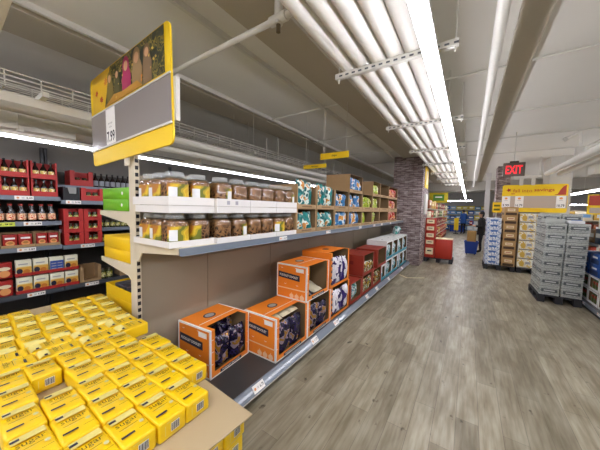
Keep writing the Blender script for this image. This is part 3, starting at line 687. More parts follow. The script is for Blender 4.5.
def child(cx_, s, m, face):
    b.poly([(cx_-.055*s, -PH/2), (cx_+.055*s, -PH/2), (cx_+.06*s, -.02), (cx_+.045*s, .02*s), (cx_+.03*s, .05*s), (cx_-.03*s, .05*s), (cx_-.045*s, .02*s), (cx_-.06*s, -.02)], (0, -.005, .215), X, Z, m)
    b.poly([(cx_+.042*s*cos(a), .055*s+.05*s*sin(a)) for a in [2*pi*i/16 for i in range(16)]], (0, -.0060, .215), X, Z, m)
    b.ell(.026*s, .03*s, (0, -.0065, .215), X, Z, face, cx=cx_, cy=.05*s, n=14)
SK = mat('picture_skin', '#c4946c', .5)
child(-.22, 1.0, mat('picture_olive', '#7d6c2c', .5), SK); child(-.09, .85, mat('picture_moss', '#4f4a20', .5), SK); child(.06, 1.2, mat('picture_magenta', '#a8285a', .5), SK); child(.22, 1.25, mat('picture_fawn', '#94784e', .5), SK); child(.36, 1.0, mat('picture_brown', '#7f6546', .5), SK)
b.poly([(-.31, -PH/2), (.3, -PH/2), (.22, -.09), (0, -.1), (-.15, -.085)], (0, -.0070, .215), X, Z, mat('picture_gold', '#b8862a', .5))
rnd = random.Random(3)
for i in range(14): leaf(rnd.uniform(-.15, .5), rnd.uniform(-.12, .12), rnd.uniform(.008, .018), rnd.choice([LO, mat('leaf_yellow', '#c9a63a', .4)]), -.0076, rnd.uniform(0, 6))
b.xf(tilt).build('picture', t)
b = MB().rect(.17, .275, (-.235, -.006, -.09), X, Z, PAPER); b.text('7.99', .085, (-.235, -.007, -.17), X, Z, PRICE, w=.14, bold=True)
b.text('pure sugar', .012, (-.235, -.007, -.07), X, Z, PRICE, w=.08); b.text('each', .012, (-.235, -.007, -.095), X, Z, PRICE, w=.04)
b.xf(tilt).build('price_card', t)
MB().box(.625, .014, -.2, .655, .04, .06, STEELW).build('side_bracket', t)
b = MB().box(-.05, .013, -.42, .0, .03, .3, CREAM).build('rear_post', t)

# small hanging aisle signs
for nm, x0, x1, y, z0, z1, tx in (('aisle_sign', -1.97, -1.50, 3.5, 2.36, 2.455, 'chips'), ('aisle_sign', -2.36, -1.93, 3.62, 2.26, 2.325, 'ingredients')):
    o = thing(nm, 'small yellow hanging sign reading %s' % tx, 'sign', ((x0+x1)/2, y, z0))
    hw = (x1-x0)/2; hh = z1-z0
    b = MB().box(-hw, -.004, 0, hw, .004, hh, YEL); b.text(tx, hh*.42, (0, -.0055, hh*.48), X, Z, INK, bold=True)
    b.build('board', o)
    for s_ in (-.8, .8): MB().cyl((hw*s_, 0, hh), (hw*s_, 0, HC-z0), .003, STEELW, 6).build('wire', o)

# ------------------------------------------------------------------ sugar display
t = thing('sugar_stand', 'brown cardboard sheet on a stacked base under the yellow sugar packs', 'display stand')
ZT = .718
p = [(-.725, .752), (-1.4, .79), (-2.2, .845), (-2.97, .90), (-2.985, .3), (-2.98, -.3), (-.80, -.3), (-.76, .3)]; k = len(p)
rnd = random.Random(5)
b = MB().add([(x, y, ZT-.006) for x, y in p]+[(x, y, ZT) for x, y in p], [list(range(k)), list(range(2*k-1, k-1, -1))]+[(i, k+i, k+(i+1) % k, (i+1) % k) for i in range(k)], CARDL)
b.build('cardboard_sheet', t)
MB().box(-2.9, -.28, .14, -.97, .70, ZT-.007, CARD).build('inner_carton', t)
b = MB()
for k_ in range(3): b.box(-2.9, -.28+k_*.41, 0, -.8, -.16+k_*.41, .11, CARD)
b.box(-2.9, -.28, .11, -.8, .70, .139, CARD); b.build('pallet', t)
# pack: text top towards +y, barcode end at -y
SW, SL, ST = .1085, .174, .080
def make_sugar():
    o = thing('sugar_pack', 'x', 'sugar pack')
    bm = bmesh.new(); bmesh.ops.create_cube(bm, size=1)
    for v in bm.verts: v.co = (v.co.x*SW, v.co.y*SL, v.co.z*ST+ST/2)
    bmesh.ops.bevel(bm, geom=bm.edges[:], offset=.011, segments=3, affect='EDGES', profile=.55)
    for v in bm.verts:
        v.co.z += (.004*(1-(2*v.co.x/SW)**2)*(1-(2*v.co.y/SL)**2) if v.co.z > ST*.9 else 0)
        if v.co.y > SL*.42 and v.co.z > ST*.4: v.co.z -= .006
    bm.verts.index_update(); b = MB(); vs = [v.co.copy() for v in bm.verts]
    b.add(vs, [[v.index for v in f.verts] for f in bm.faces], SUGY, True); bm.free()
    # folded cream band round the top end
    zt = ST+.0048
    c = MB(); n_ = 8
    def band(yy, z): return [(-SW/2+.012+(SW-.024)*i/n_, yy, z) for i in range(n_+1)]
    rows = [band(SL*.23, zt+.0003), band(SL*.42, zt-.0005), [(x, y, z) for x, y, z in band(SL*.47, zt-.0085)], band(SL*.503, ST*.62)]
    c.add([q for r_ in rows for q in r_], [(j*(n_+1)+i, j*(n_+1)+i+1, (j+1)*(n_+1)+i+1, (j+1)*(n_+1)+i) for j in range(3) for i in range(n_)], SUGC, True)
    c.rect(.022, .012, (-.032, SL*.325, zt+.0012), X, Y, NAVY)
    c.build('cream_band', o)
    d = b; z = zt+.0008
    d.text('sugar', .023, (0, SL*.075, z+.0006), X, Y, INK, w=.072)
    d.rect(.06, .0022, (-.005, -SL*.045, z), X, Y, INK); d.rect(.035, .0018, (-.01, -SL*.085, z), X, Y, SUGG)
    d.ell(.008, .008, (.033, -SL*.10, z), X, Y, SUGG, n=12)
    d.rect(.042, .010, (-.022, -SL*.27, z), X, Y, NAVY); d.rect(.03, .0018, (.028, -SL*.27, z), X, Y, INK)
    b.build('paper_pack', o)
    e = MB(); yo = -SL/2-.0008
    e.rect(.034, .034, (.008, yo, ST*.52), X, Z, PAPER)
    for q in range(7): e.rect(.0022 if q % 2 else .0034, .03, (-.0055+q*.0045, yo-.0006, ST*.52), X, Z, PRICE)
    for q in range(2): e.rect(.05, .002, (0, yo, ST*(.16 if q else .84)), X, Z, SUGC)
    e.rect(.002, .04, (-.03, yo, ST*.5), X, Z, SUGC)
    e.build('barcode', o)
    return o
sug = make_sugar(); first = [True]
def put_sugar(x, y, z, rz, label, j=True):
    rz += random.uniform(-.035, .035) if j else 0
    loc = (x+(random.uniform(-.003, .003) if j else 0), y+(random.uniform(-.002, .002) if j else 0), z)
    if first[0]:
        first[0] = False; sug.location = loc; sug.rotation_euler = (0, 0, rz); sug['label'] = label; sug['group'] = 'yellow sugar packs'; return
    dup(sug, loc, rz, label, 'yellow sugar packs')
# near block: five columns (text top away from the aisle)
near = [(-.987, [.611, .501, .389, .28]), (-1.163, [.728, .612, .503, .395, .285, .172]), (-1.341, [.735, .622, .512, .40, .29, .178]), (-1.519, [.745, .632, .52, .41, .19]), (-1.697, [.64, .53, .415, .30, .19, .08])]
for ci, (x, ys) in enumerate(near):
    for ri, y in enumerate(ys):
        put_sugar(x, y, ZT+.001, pi/2, 'yellow sugar pack, %s row from the aisle edge, %s from the shelving' % (ORD[ci], ORD[ri]))
for ci, x in enumerate((-1.845, -1.956)):
    for ri, y in enumerate((.75, .572, .392, .215, .04)):
        put_sugar(x, y-.01*ci, ZT+.001, pi, 'yellow sugar pack turned lengthwise, %s row of the turned ones, %s from the shelving' % (('nearer', 'farther')[ci], ORD[ri]))
far = [(-2.105, [.78, .668, .556, .444, .332, .22, .108]), (-2.285, [.795, .682, .57, .458, .345, .232, .12]), (-2.465, [.81, .697, .585, .472, .36, .247, .135]), (-2.645, [.825, .712, .60, .37, .258])]
for ci, (x, ys) in enumerate(far):
    for ri, y in enumerate(ys):
        put_sugar(x, y, ZT+.001, -pi/2, 'far yellow sugar pack, %s row past the turned ones, %s from the shelving' % (ORD[ci], ORD[ri]))
for L_ in range(3):
    z = ZT-.008-.086*(L_+1)
    for ri in range(7):
        put_sugar(-.845-.006*L_, .685-.112*ri, z, pi/2, 'yellow sugar pack under the sheet edge, %s layer down, %s from the shelving' % (ORD[L_], ORD[ri]))

# ------------------------------------------------------------------ left wall shelving
WX, WF = XL, -4.2
MET = mat('shelf_dark', '#45464a', .45); PANELD = mat('panel_dark', '#504d49', .7)
def wall_fixture(y0, y1, tops, label, tags):
    t = thing('wall_shelving', label, 'shelving unit', (0, 0, 0), 0, 'dark shelving along the left wall')
    MB().box(WX+.002, y0, 0, WX+.03, y1, 2.05, PANELD).build('back_panel', t)
    for y in (y0, y1-.03): MB().box(WX+.03, y, 0, WX+.09, y+.03, 2.35, MET).build('upright', t)
    for k, (z, dpt, nm) in enumerate(tops):
        xf = WX+dpt
        MB().box(WX+.09, y0+.002, z-.03, xf, y1-.002, z, MET).build(nm, t)
        r = MB().box(xf, y0, z-.05, xf+.012, y1, z-.002, RAIL if nm == 'shelf' else RAILD).build('price_rail', t)
        for (ty, p, c) in tags.get(k, ()): price_tag(r, (xf+.012, ty, z-.026), Y, Z, p, w=.15 if c is None else .3, h=.044, col=c)
    return t
LIMET = mat('lime_tag', '#c9d84a', .5)
wall_fixture(-.9, .967, [(1.68, .74, 'shelf'), (1.385, .74, 'shelf'), (1.09, .74, 'shelf'), (.555, .75, 'base_shelf'), (.15, .78, 'base_shelf')],
             'dark metal wall shelving left of the sign with syrup bottles and red goods',
             {0: [(.66, '4.49', None)], 1: [(.72, '3.99', None), (.43, '2.99', LIMET)], 2: [(.66, '3.89', None)], 3: [(.72, '1.79', None)]})
wall_fixture(.973, 2.75, [(1.645, .74, 'shelf'), (1.845, .5, 'shelf'), (1.075, .74, 'shelf'), (1.27, .6, 'shelf'), (.555, .75, 'base_shelf'), (.15, .78, 'base_shelf')],
             'dark metal wall shelving behind the cream shelf ends with red crates and jars',
             {0: [(1.09, '2.99', None)], 2: [(1.22, '3.79', None)], 4: [(1.25, '2.49', None)]})
BOT = mat('bottle_brown', '#1c0f0a', .12, coat=.6); BLAB = patchy('bottle_label', ['#e3d48a', '#d9b84a', '#efe8c8', '#c9a23a'], 30, .5, 0, 7); GOLD = mat('cap_gold', '#c9a13a', .4)
RCAP = mat('cap_red', '#a83024', .4); KLAB = patchy('ketchup_label', ['#e3c59a', '#d97a4a', '#efe0c0', '#c9432a'], 34, .5, 0, 8)
def bottle(nm, label, grp, body, lab, cap, r, h, sq=0):
    o = thing(nm, label, 'bottle', (0, 0, 0), 0, grp)
    MB().lathe([(r*.92, 0), (r, h*.04), (r, h*.5), (r*.85, h*.6), (r*.36, h*.76), (r*.32, h*.9)], body, 16, sq=sq).build('glass', o)
    MB().lathe([(r*.36, h*.9), (r*.38, h*.99), (r*.3, h)], cap, 12).build('cap', o)
    b = MB(); n_ = 8; vs = []
    for zz in (h*.1, h*.46):
        for i in range(n_+1): a = -pi*.42+pi*.84*i/n_; vs.append(((r*1.012)*cos(a), (r*1.012)*sin(a), zz))
    b.add(vs, [(i, i+1, n_+2+i, n_+1+i) for i in range(n_)], lab, True); b.build('label', o)
    return o
def repeat(proto, spots):
    for i, (loc, rz, lab) in enumerate(spots):
        if i == 0: proto.location = loc; proto.rotation_euler = (0, 0, rz); proto['label'] = lab
        else: dup(proto, loc, rz, lab)
def crate(label, grp, y, z, w, h, m=CRIM, d=.22, x=WF-.02, sill=.35, cut=.14):
    o = thing('crate', label, 'crate', (x, y, z), 0, grp)
    t_ = .006
    b = MB().box(-d, 0, 0, 0, w, t_, m).box(-d, 0, t_, -d+t_, w, h, m).box(-d, 0, t_, 0, t_, h, m).box(-d, w-t_, t_, 0, w, h, m)
    b.box(-t_, t_, t_, 0, w-t_, h*sill, m).box(-t_, t_, h*sill, 0, w*cut, h, m).box(-t_, w*(1-cut), h*sill, 0, w-t_, h, m)
    b.build('carton', o); return o
sp = []
for r_, (z, tn) in enumerate(((1.681, 'lower'), (1.887, 'upper'))):
    for c, y in enumerate((.25, .485, .725)):
        w = .225
        crate('red cut-out carton of syrup bottles, %s one, %s from the left on the top shelf' % (tn, ORD[c]), 'red cartons of bottles', y, z, w, .2, cut=.07, sill=.28)
        for k in range(3): sp.append(((WF-.062, y+w*(.2+.3*k), z+.008), 0, 'dark syrup bottle, %s carton, %s carton from left, %s bottle' % (tn, ORD[c], ORD[k])))
repeat(bottle('syrup_bottle', '', 'syrup bottles in red cartons', BOT, BLAB, BLACK, .03, .188), sp)
sp = []
for r_ in range(2):
    for k in range(8):
        sp.append(((WF-.05-r_*.085, .31+.083*k, 1.386), 0, 'dark sauce bottle with red cap, %s row, %s from the left' % (('front', 'back')[r_], ORD[k])))
repeat(bottle('sauce_bottle', '', 'sauce bottles with red caps', BOT, KLAB, RCAP, .036, .2), sp)
RPK = patchy('red_pack', ['#9c1c1a', '#b32420', '#d8b28a', '#8a1614', '#c9803a'], 13, .4, .1, 3, (1, 1, 1.6))
def pack(nm, label, cat, grp, loc, d, w, h, m, face=None, b_=.005, rz=0):
    o = thing(nm, label, cat, loc, rz, grp)
    b = MB().bbox(-d, -w/2, 0, 0, w/2, h, m, b_, 2)
    if face: face(b, w, h)
    b.build('box', o); return o
for c, (y0, w) in enumerate(((.20, .26), (.47, .26), (.735, .22))):
    o = thing('carton_tray', 'brown tray of red baking packs, %s from the left on the third shelf' % ORD[c], 'tray', (WF-.015, y0, 1.091), 0, 'trays of red packs')
    tray(w, .25, .16, CARD, lip=.03).build('carton', o)
    for k in range(2):
        def rf(b, w_, h_): b.ell(w_*.33, h_*.2, (.0012, 0, h_*.3), Y, Z, PEELO); b.rect(w_*.7, h_*.14, (.0012, 0, h_*.7), Y, Z, PAPER); b.ell(w_*.2, h_*.1, (.0018, 0, h_*.34), Y, Z, mat('crumb', '#b3803f', .6))
        pack('baking_pack', 'red baking pack in the third-shelf trays, %s tray, %s pack' % (ORD[c], ('left', 'right')[k]), 'pack', 'red baking packs', (WF-.03, y0+w*(.27+.46*k), 1.098), .09, w*.42, .142, mat('pack_red', '#a3201c', .4), rf)
# mac and cheese style boxes: two tiers on the base shelf
def mac(b, w, h):
    b.rect(w*.96, h*.5, (.0012, 0, h*.3), Y, Z, mat('mac_yellow', '#e3b04a', .5)); b.ell(w*.2, h*.17, (.002, -w*.28, h*.3), Y, Z, NAVY); b.ell(w*.22, h*.14, (.0022, w*.15, h*.26), Y, Z, mat('mac_orange', '#c97a2a', .5))
    b.rect(w*.6, h*.07, (.002, -w*.05, h*.74), Y, Z, GREYP); b.rect(w*.9, h*.05, (.002, 0, h*.57), Y, Z, mat('mac_sand', '#efd98a', .5))
def macb(b, w, h):
    b.rect(w*.98, h*.72, (.0012, 0, h*.38), Y, Z, mat('mac_blue', '#2c4f9e', .5))
    for k in range(2):
        for j in range(3): b.rect(w*.36, h*.05, (.002, w*(-.22+.44*k), h*(.2+.18*j)), Y, Z, GREYP)
MACW = mat('mac_white', '#e9e6cf', .5)
for tr, z in enumerate((.556, .756)):
    o = thing('carton_tray', ('lower red carton tray under the pasta boxes on the base shelf', 'upper red carton tray between the two tiers of pasta boxes')[tr], 'tray', (WF-.015, .565, z), 0, 'red trays of pasta boxes')
    b = tray(.56, .25, .035, CRIM)
    b.build('carton', o)
    for k in range(4):
        f_ = macb if (tr == 1 and k == 2) else mac
        pack('pasta_box', ('blue-faced pasta box among the white and yellow ones' if f_ is macb else 'white and yellow pasta box, %s tier, %s from the left' % (('lower', 'upper')[tr], ORD[k])), 'box', 'pasta boxes', (WF-.024, .565+.07+.14*k, z+.006), .07, .126, .178, MACW, f_)
    for k in range(3):
        def rf2(b, w_, h_): b.ell(w_*.36, h_*.22, (.0012, 0, h_*.3), Y, Z, PEELO); b.ell(w_*.4, h_*.12, (.0012, 0, h_*.62), Y, Z, mat('pack_cream', '#e8d9b8', .6))
        pack('baking_pack', 'red pack left of the pasta boxes, %s tier, %s from the left' % (('lower', 'upper')[tr], ORD[k]), 'pack', 'red packs on the base shelf', (WF-.02, .235+.125*k, z), .09, .118, .175, mat('pack_red', '#a3201c', .4), rf2)
# section two
o = crate('black carton with a grey flap beside the red crates', None, 1.0, 1.646, .16, .165, BLACK, sill=.45); MB().add([(.002, .04, .16), (.002, .13, .16), (.03, .12, .08), (.03, .05, .08)], [(0,1,2,3)], mat('flap_grey', '#8a8a88', .6)).build('flap', o)
JARG = mat('jar_green', '#3a3f16', .2, coat=.5); JARL = patchy('jar_paper', ['#c9b83a', '#7f8a2a', '#e0d8a0', '#4a5420'], 40, .5, 0, 11)
def smalljar(nm, grp):
    o = thing(nm, '', 'jar', (0, 0, 0), 0, grp)
    MB().lathe([(.028, 0), (.032, .006), (.032, .075), (.026, .088)], JARG, 14).build('glass', o)
    MB().lathe([(.028, .088), (.029, .104), (.026, .106)], mat('lid_dark', '#3a2c14', .35, .3), 14).build('lid', o)
    b = MB(); vs = []
    for zz in (.016, .066):
        for i in range(9): a = -pi*.45+pi*.9*i/8; vs.append((.0326*cos(a), .0326*sin(a), zz))
    b.add(vs, [(i, i+1, 10+i, 9+i) for i in range(8)], JARL, True); b.build('label', o); return o
sp = []
for tr in range(3):
    for c in range(2):
        y, z = .995+.2*c, 1.076+.153*tr
        crate('red cut-out carton of small jars, %s column, %s tier from below' % (('left', 'right')[c], ORD[tr]), 'red jar cartons', y, z, .193, .15, cut=.24, sill=.34)
        for k in range(2): sp.append(((WF-.065, y+.06+.073*k, z+.008), 0, 'small jar in a red carton, %s column, %s tier from below, %s jar' % (('left', 'right')[c], ORD[tr], ('left', 'right')[k])))
for y, z, lab, in ((1.175, 1.646, 'red carton with slotted front beside the black carton'), (1.13, 1.847, 'red carton on top of another at the left of the dark bottles')):
    crate(lab, 'red slotted cartons', y, z, .25, .165 if z < 1.8 else .2, x=WF-.02 if z < 1.8 else XL+.49, sill=.4, cut=.2)
    for k in range(2): sp.append((((WF if z < 1.8 else XL+.51)-.065, y+.085+.08*k, z+.008), 0, 'small jar in the %s slotted red carton, %s jar' % (('lower', 'upper')[z > 1.8], ('left', 'right')[k])))
for tr, (z, x) in enumerate(((1.076, WF-.05), (1.271, XL+.55))):
    for k in range(11): sp.append(((x, 1.43+.072*k, z), 0, 'small jar behind the cream shelf ends, %s row, %s from the red cartons' % (('lower', 'upper')[tr], ORD[k])))
repeat(smalljar('preserve_jar', 'small preserve jars'), sp)
sp = [((XL+.42, 1.43+.07*k, 1.846), 0, 'dark bottle with pale label behind the green cartons, %s from the left' % ORD[k]) for k in range(9)]
repeat(bottle('dark_bottle', '', 'dark bottles behind the sign', BOT, mat('pale_label', '#8f9298', .5), BLACK, .03, .2), sp)
crate('open brown carton beside the pasta boxes, dark inside', 'brown cartons', 1.135, .556, .23, .21, CARD, sill=.12, cut=.16)
crate('second brown carton farther along, next to the small jars', 'brown cartons', 1.60, .556, .23, .2, CARD, sill=.3, cut=.2)
sp = [((WF-.06, 1.40+.075*k, .556), 0, 'jar on the base shelf between the brown cartons, %s one' % ('left', 'right')[k]) for k in range(2)]
pj = smalljar('preserve_jar', 'jars between brown cartons'); pj.scale = (1.1, 1.1, 1.4); repeat(pj, sp)

# ------------------------------------------------------------------ right side: pallets in the aisle
PAL = mat('pallet_black', '#26262a', .7)
def pallet(label, x0, y0, x1, y1):
    t = thing('pallet', label, 'pallet', (x0, y0, 0), 0, 'dark pallets'); w, d = x1-x0, y1-y0
    for k in range(3): MB().box(k*(w-.1)/2, 0, .0, k*(w-.1)/2+.1, d, .022, PAL).build('bottom_runner', t)
    for k in range(3):
        for j in range(3): MB().box(k*(w-.1)/2, j*(d-.1)/2, .022, k*(w-.1)/2+.1, j*(d-.1)/2+.1, .11, PAL).build('block', t)
    MB().box(0, 0, .11, w, d, .135, PAL).build('deck', t)
GRC = patchy('grey_case', ['#9aa09a', '#aeb3ae', '#858b88', '#b9bdb8'], 20, .4, .1, 2, (1, 1, 2.5)); GRD = mat('grey_dark', '#565c5e', .4); GRL = mat('grey_light', '#c6cac6', .4)
pallet('dark pallet under the tall grey case stack, nearest of the pallets', 1.12, 6.2, 1.69, 7.02)
def grey_case(label, loc):
    w, d, h = .265, .385, .161; o = thing('drink_case', label, 'case', loc, 0, 'grey shrink-wrapped cases')
    b = MB().bbox(-w/2, -d/2, 0, w/2, d/2, h, GRC, .012, 2)
    for sg, xx, yy, ww in ((1, X, (0, -d/2-.001, h*.52), w), (1, nY, (-w/2-.001, 0, h*.52), d)):
        b.rect(ww*.8, h*.34, yy, xx, Z, GRD); b.rect(ww*.55, h*.12, (yy[0]-(.001 if xx == nY else 0), yy[1]-(.001 if xx == X else 0), yy[2]), xx, Z, GRL)
    b.build('wrapped_case', o)
    b = MB()
    for k in range(2): b.box(-w/2-.0015, -d/2-.0015, h*(.06+.80*k), w/2+.0015, d/2+.0015, h*(.10+.80*k), GRL)
    b.build('wrap_seam', o); return o
g0 = grey_case('', (0, 0, 0)); sp = []
rnd = random.Random(11)
for L_ in range(9):
    for (cx_, cy_), nm in zip(((1.275, 6.41), (1.553, 6.41), (1.275, 6.81), (1.553, 6.81)), ('front left', 'front right', 'back left', 'back right')):
        if L_ == 8 and cy_ < 6.6: continue
        sp.append(((cx_+rnd.uniform(-.004, .004)+.004*L_, cy_+rnd.uniform(-.003, .003), .136+.1625*L_), 0, 'grey wrapped case in the tall stack, %s column, %s layer from the pallet' % (nm, ORD[L_])))
repeat(g0, sp)
ztop = .136+.1625*8+.001
for i, (x, y, w, d, h, c, lab) in enumerate(((1.29, 6.44, .26, .30, .07, '#b9beb8', 'opened pale case lying on top of the grey stack, at the front left'), (1.54, 6.33, .2, .18, .05, '#e6e8ea', 'small white pack lying on top of the grey stack'), (1.62, 6.55, .1, .1, .06, '#3f6fa8', 'small blue pack lying on top of the grey stack'))):
    o = thing('loose_pack', lab, 'pack', (x, y, ztop), .15*i); MB().bbox(-w/2, -d/2, 0, w/2, d/2, h, mat('loose%d' % i, c, .45), .008).rect(w*.6, d*.3, (0, 0, h+.001), X, Y, GREYP).build('wrapped_pack', o)
# tea / brown / white-yellow stacks
pallet('dark pallet under the blue-white and brown carton stacks', .42, 8.84, 1.11, 9.62); pallet('dark pallet under the white and yellow case stacks', 1.14, 8.84, 1.82, 9.62)
BW = patchy('blue_white', ['#dfe4ea', '#eceef0', '#6f8fc0', '#e6e8ea', '#b9c6dc'], 9, .4, .1, 5); BRC = mat('brown_case', '#b58f5c', .7, noise=.08); YW = patchy('white_yellow', ['#ece8da', '#f1efe6', '#e0c26a', '#ece8da', '#d9d2c0'], 8, .4, .1, 6)
def stack_case(nm, label, grp, w, d, h, m, kind):
    o = thing(nm, label, 'case', (0, 0, 0), 0, grp)
    b = MB().bbox(-w/2, -d/2, 0, w/2, d/2, h, m, .008, 2); f = (0, -d/2-.0012, 0); s_ = (-w/2-.0012, 0, 0)
    if kind == 'bw':
        b.rect(w*.5, h*.35, (0, f[1], h*.55), X, Z, mat('bw_blue', '#4f74b4', .5)); b.rect(d*.5, h*.35, (s_[0], 0, h*.5), nY, Z, mat('bw_blue', '#4f74b4', .5))
    elif kind == 'br':
        b.rect(w*.8, h*.3, (0, f[1], h*.2), X, Z, mat('case_dark', '#4a3320', .7)); b.rect(w*.55, h*.3, (0, f[1], h*.66), X, Z, mat('label_cream', '#e6d9b0', .6)); b.rect(w*.4, h*.07, (0, f[1]-.001, h*.66), X, Z, CRIM); b.rect(d*.7, h*.28, (s_[0], 0, h*.2), nY, Z, mat('case_dark', '#4a3320', .7))
    else:
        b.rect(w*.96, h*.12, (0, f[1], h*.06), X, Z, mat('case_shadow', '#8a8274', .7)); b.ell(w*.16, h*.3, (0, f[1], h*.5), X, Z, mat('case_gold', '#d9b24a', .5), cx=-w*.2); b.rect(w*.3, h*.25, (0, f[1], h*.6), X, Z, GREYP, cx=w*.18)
    b.build('case', o); return o
sp = []
for L_ in range(9):
    for r_, y in enumerate((9.06, 9.42)): sp.append(((.605+rnd.uniform(-.008, .008), y, .136+.146*L_), 0, 'blue and white pack case, %s column, %s layer from the pallet' % (('front', 'back')[r_], ORD[L_])))
repeat(stack_case('paper_case', '', 'blue and white cases', .33, .35, .144, BW, 'bw'), sp)
sp = []
for L_ in range(7):
    for r_, y in enumerate((9.04, 9.42)): sp.append(((.955+rnd.uniform(-.006, .006), y, .136+.232*L_), 0, 'brown carton with cream label, %s column, %s layer from the pallet' % (('front', 'back')[r_], ORD[L_])))
repeat(stack_case('brown_carton', '', 'brown cartons on the pallet', .29, .36, .23, BRC, 'br'), sp)
sp = []
for L_ in range(6):
    for c, x in enumerate((1.305, 1.635)):
        for r_, y in enumerate((9.04, 9.42)): sp.append(((x+rnd.uniform(-.006, .006), y, .136+.243*L_), 0, 'white and yellow case, %s %s column, %s layer from the pallet' % (('front', 'back')[r_], ('left', 'right')[c], ORD[L_])))
repeat(stack_case('white_case', '', 'white and yellow cases', .32, .36, .241, YW, 'yw'), sp)

# exit sign and savings banner
RED = mat('exit_red', '#ff2a38', .4, emit=.9)
t = thing('exit_sign', 'dark exit sign with glowing red letters hung from the ceiling', 'sign', (.70, 6.6, 2.33))
b = MB().bbox(-.17, 0, 0, .17, .04, .27, mat('exit_case', '#5b5148', .6), .008); b.build('sign_box', t)
MB().text('EXIT', .165, (0, -.003, .13), X, Z, RED, w=.26, bold=True).build('exit_letters', t)
MB().box(-.07, .005, .27, .07, .04, .30, mat('exit_stem', '#3a352f', .6)).cyl((0, .02, .3), (0, .02, HC-2.33), .008, STEELW, 8).build('stem', t)
t = thing('savings_banner', 'yellow hanging banner reading fall into savings above the pallets', 'sign', (1.50, 9.72, 2.025))
bw, bh = 1.40, .79
b = MB(); p = rr(bw, bh, .05); k = len(p)
b.add([(x, 0, z) for x, z in p]+[(x, .015, z) for x, z in p], [list(range(k)), list(range(2*k-1, k-1, -1))]+[(i, k+i, k+(i+1) % k, (i+1) % k) for i in range(k)], YEL)
o_ = (0, -.004, .225)
b.text('fall into', .10, o_, X, Z, mat('banner_red', '#c9521e', .5), w=.42, cx=-.24); b.text('savings', .11, o_, X, Z, mat('banner_red', '#c9521e', .5), w=.42, bold=True, cx=.22)
b.poly([(-.55+.045*cos(a)*(1.35 if i % 2 else .7), .02+.045*sin(a)*(1.35 if i % 2 else .7)) for i, a in enumerate([2*pi*j/10 for j in range(10)])], o_, X, Z, LR)
b.poly([(.42, -.13), (.50, -.10), (.54, .0), (.60, .10), (.66, .14), (.66, -.13)], o_, X, Z, LR)
b.rect(.08, .02, o_, X, Z, LR, cx=-.45, cy=-.09)
b.build('board', t)
MB().box(-bw/2+.01, -.008, -.27, bw/2-.01, -.002, .07, mat('banner_grey', '#b9a898', .5)).build('grey_panel', t)
for x, p in ((-.60, '3.99'), (-.30, '16.79'), (.57, '10.79')):
    b = MB().rect(.19, .33, (x, -.0095, -.1), X, Z, PAPER); b.text(p, .07, (x, -.0105, -.2), X, Z, PRICE, w=.15, bold=True); b.ell(.035, .03, (x, -.0105, .0), X, Z, PEELO); b.rect(.08, .01, (x, -.0105, -.06), X, Z, GREYP)
    b.build('price_card', t)
b = MB().box(-.45, -.02, .58, .14, .02, .66, STEELW)
for x in (-.28, -.02): b.box(x-.04, -.015, .38, x+.04, .03, .58, STEELW)
for x in (-.4, .1): b.cyl((x, 0, .66), (x, 0, HC-2.025), .008, STEELW, 8)
b.build('hanger', t)
t = thing('price_sign', 'small yellow sign with red art at the right edge, above the right shelves', 'sign', (2.33, 8.2, 1.60))
b = MB().box(-.16, 0, 0, .34, .012, .44, YEL); b.poly([(-.14, .2), (.1, .2), (.3, .42), (-.14, .42)], (0, -.002, 0), X, Z, LR); b.rect(.4, .12, (.08, -.002, .09), X, Z, mat('banner_grey', '#b9a898', .5)); b.build('board', t)
MB().box(.05, .013, -1.6, .09, .04, .44, STEELW).build('post', t)
t = thing('notice_board', 'small yellow board on a stand in front of the far stone pillar', 'sign', (.74, 10.6, 1.6))
b = MB().box(-.1, 0, 0, .14, .01, .34, YEL)
for k in range(2): b.rect(.16, .06, (.02, -.002, .1+.13*k), X, Z, mat('ink_olive', '#6b6a1a', .6))
b.build('board', t); MB().box(-.01, .011, -1.6, .03, .03, .3, STEELW).build('post', t)

# right-hand shelving with white cases and blue cases
t = thing('gondola_shelving', 'dark low shelving at the right edge with white and blue cases', 'shelving unit')
RX = 1.72
MB().box(2.30, 4.2, 0, 2.36, 7.0, 1.5, BEIGE).build('back_panel', t)
for z, x0 in ((.12, RX), (1.10, RX+.12)):
    MB().box(x0, 4.2, z-.03, 2.30, 7.0, z, CHAR).build('base_shelf' if z < .2 else 'shelf', t)
    r = MB().box(x0-.012, 4.2, z-.045 if z > .2 else .065, x0, 7.0, z, RAIL).build('price_rail', t)
    for k in range(5): price_tag(r, (x0-.0125, 4.4+.6*k, z-.022), nY, Z, '2.49', w=.12, h=.04)
MB().box(RX+.03, 4.2, 0, RX+.06, 7.0, .09, BLACK).build('kick_plate', t)
for y in (4.2, 5.6, 6.96): MB().box(2.28, y, 0, 2.37, y+.035, 1.52, CREAM).build('upright', t)
OLIVE = patchy('olive_jar', ['#2f3d22', '#4a5a2c', '#8a3a2a', '#3a2c1c'], 9, .3, 0, 9)
sp = []
for tr in range(2):
    for k in range(4):
        y = 5.05+.42*k
        o = thing('display_case', 'white-edged display case of dark jars on the right, %s tier, %s from the near end' % (('lower', 'upper')[tr], ORD[k]), 'display box', (RX+.05, y+.40, .121+.228*tr), pi, 'white display cases on the right')
        case(.40, .3, .226, WBOX, CARDIN, stile=.035, lip=.04, head=.025).build('carton', o)
        for j in range(3): sp.append(((RX+.115, y+.09+.11*j, .128+.228*tr), pi, 'dark jar in a white case on the right, %s tier, %s case, %s jar' % (('lower', 'upper')[tr], ORD[k], ORD[j])))
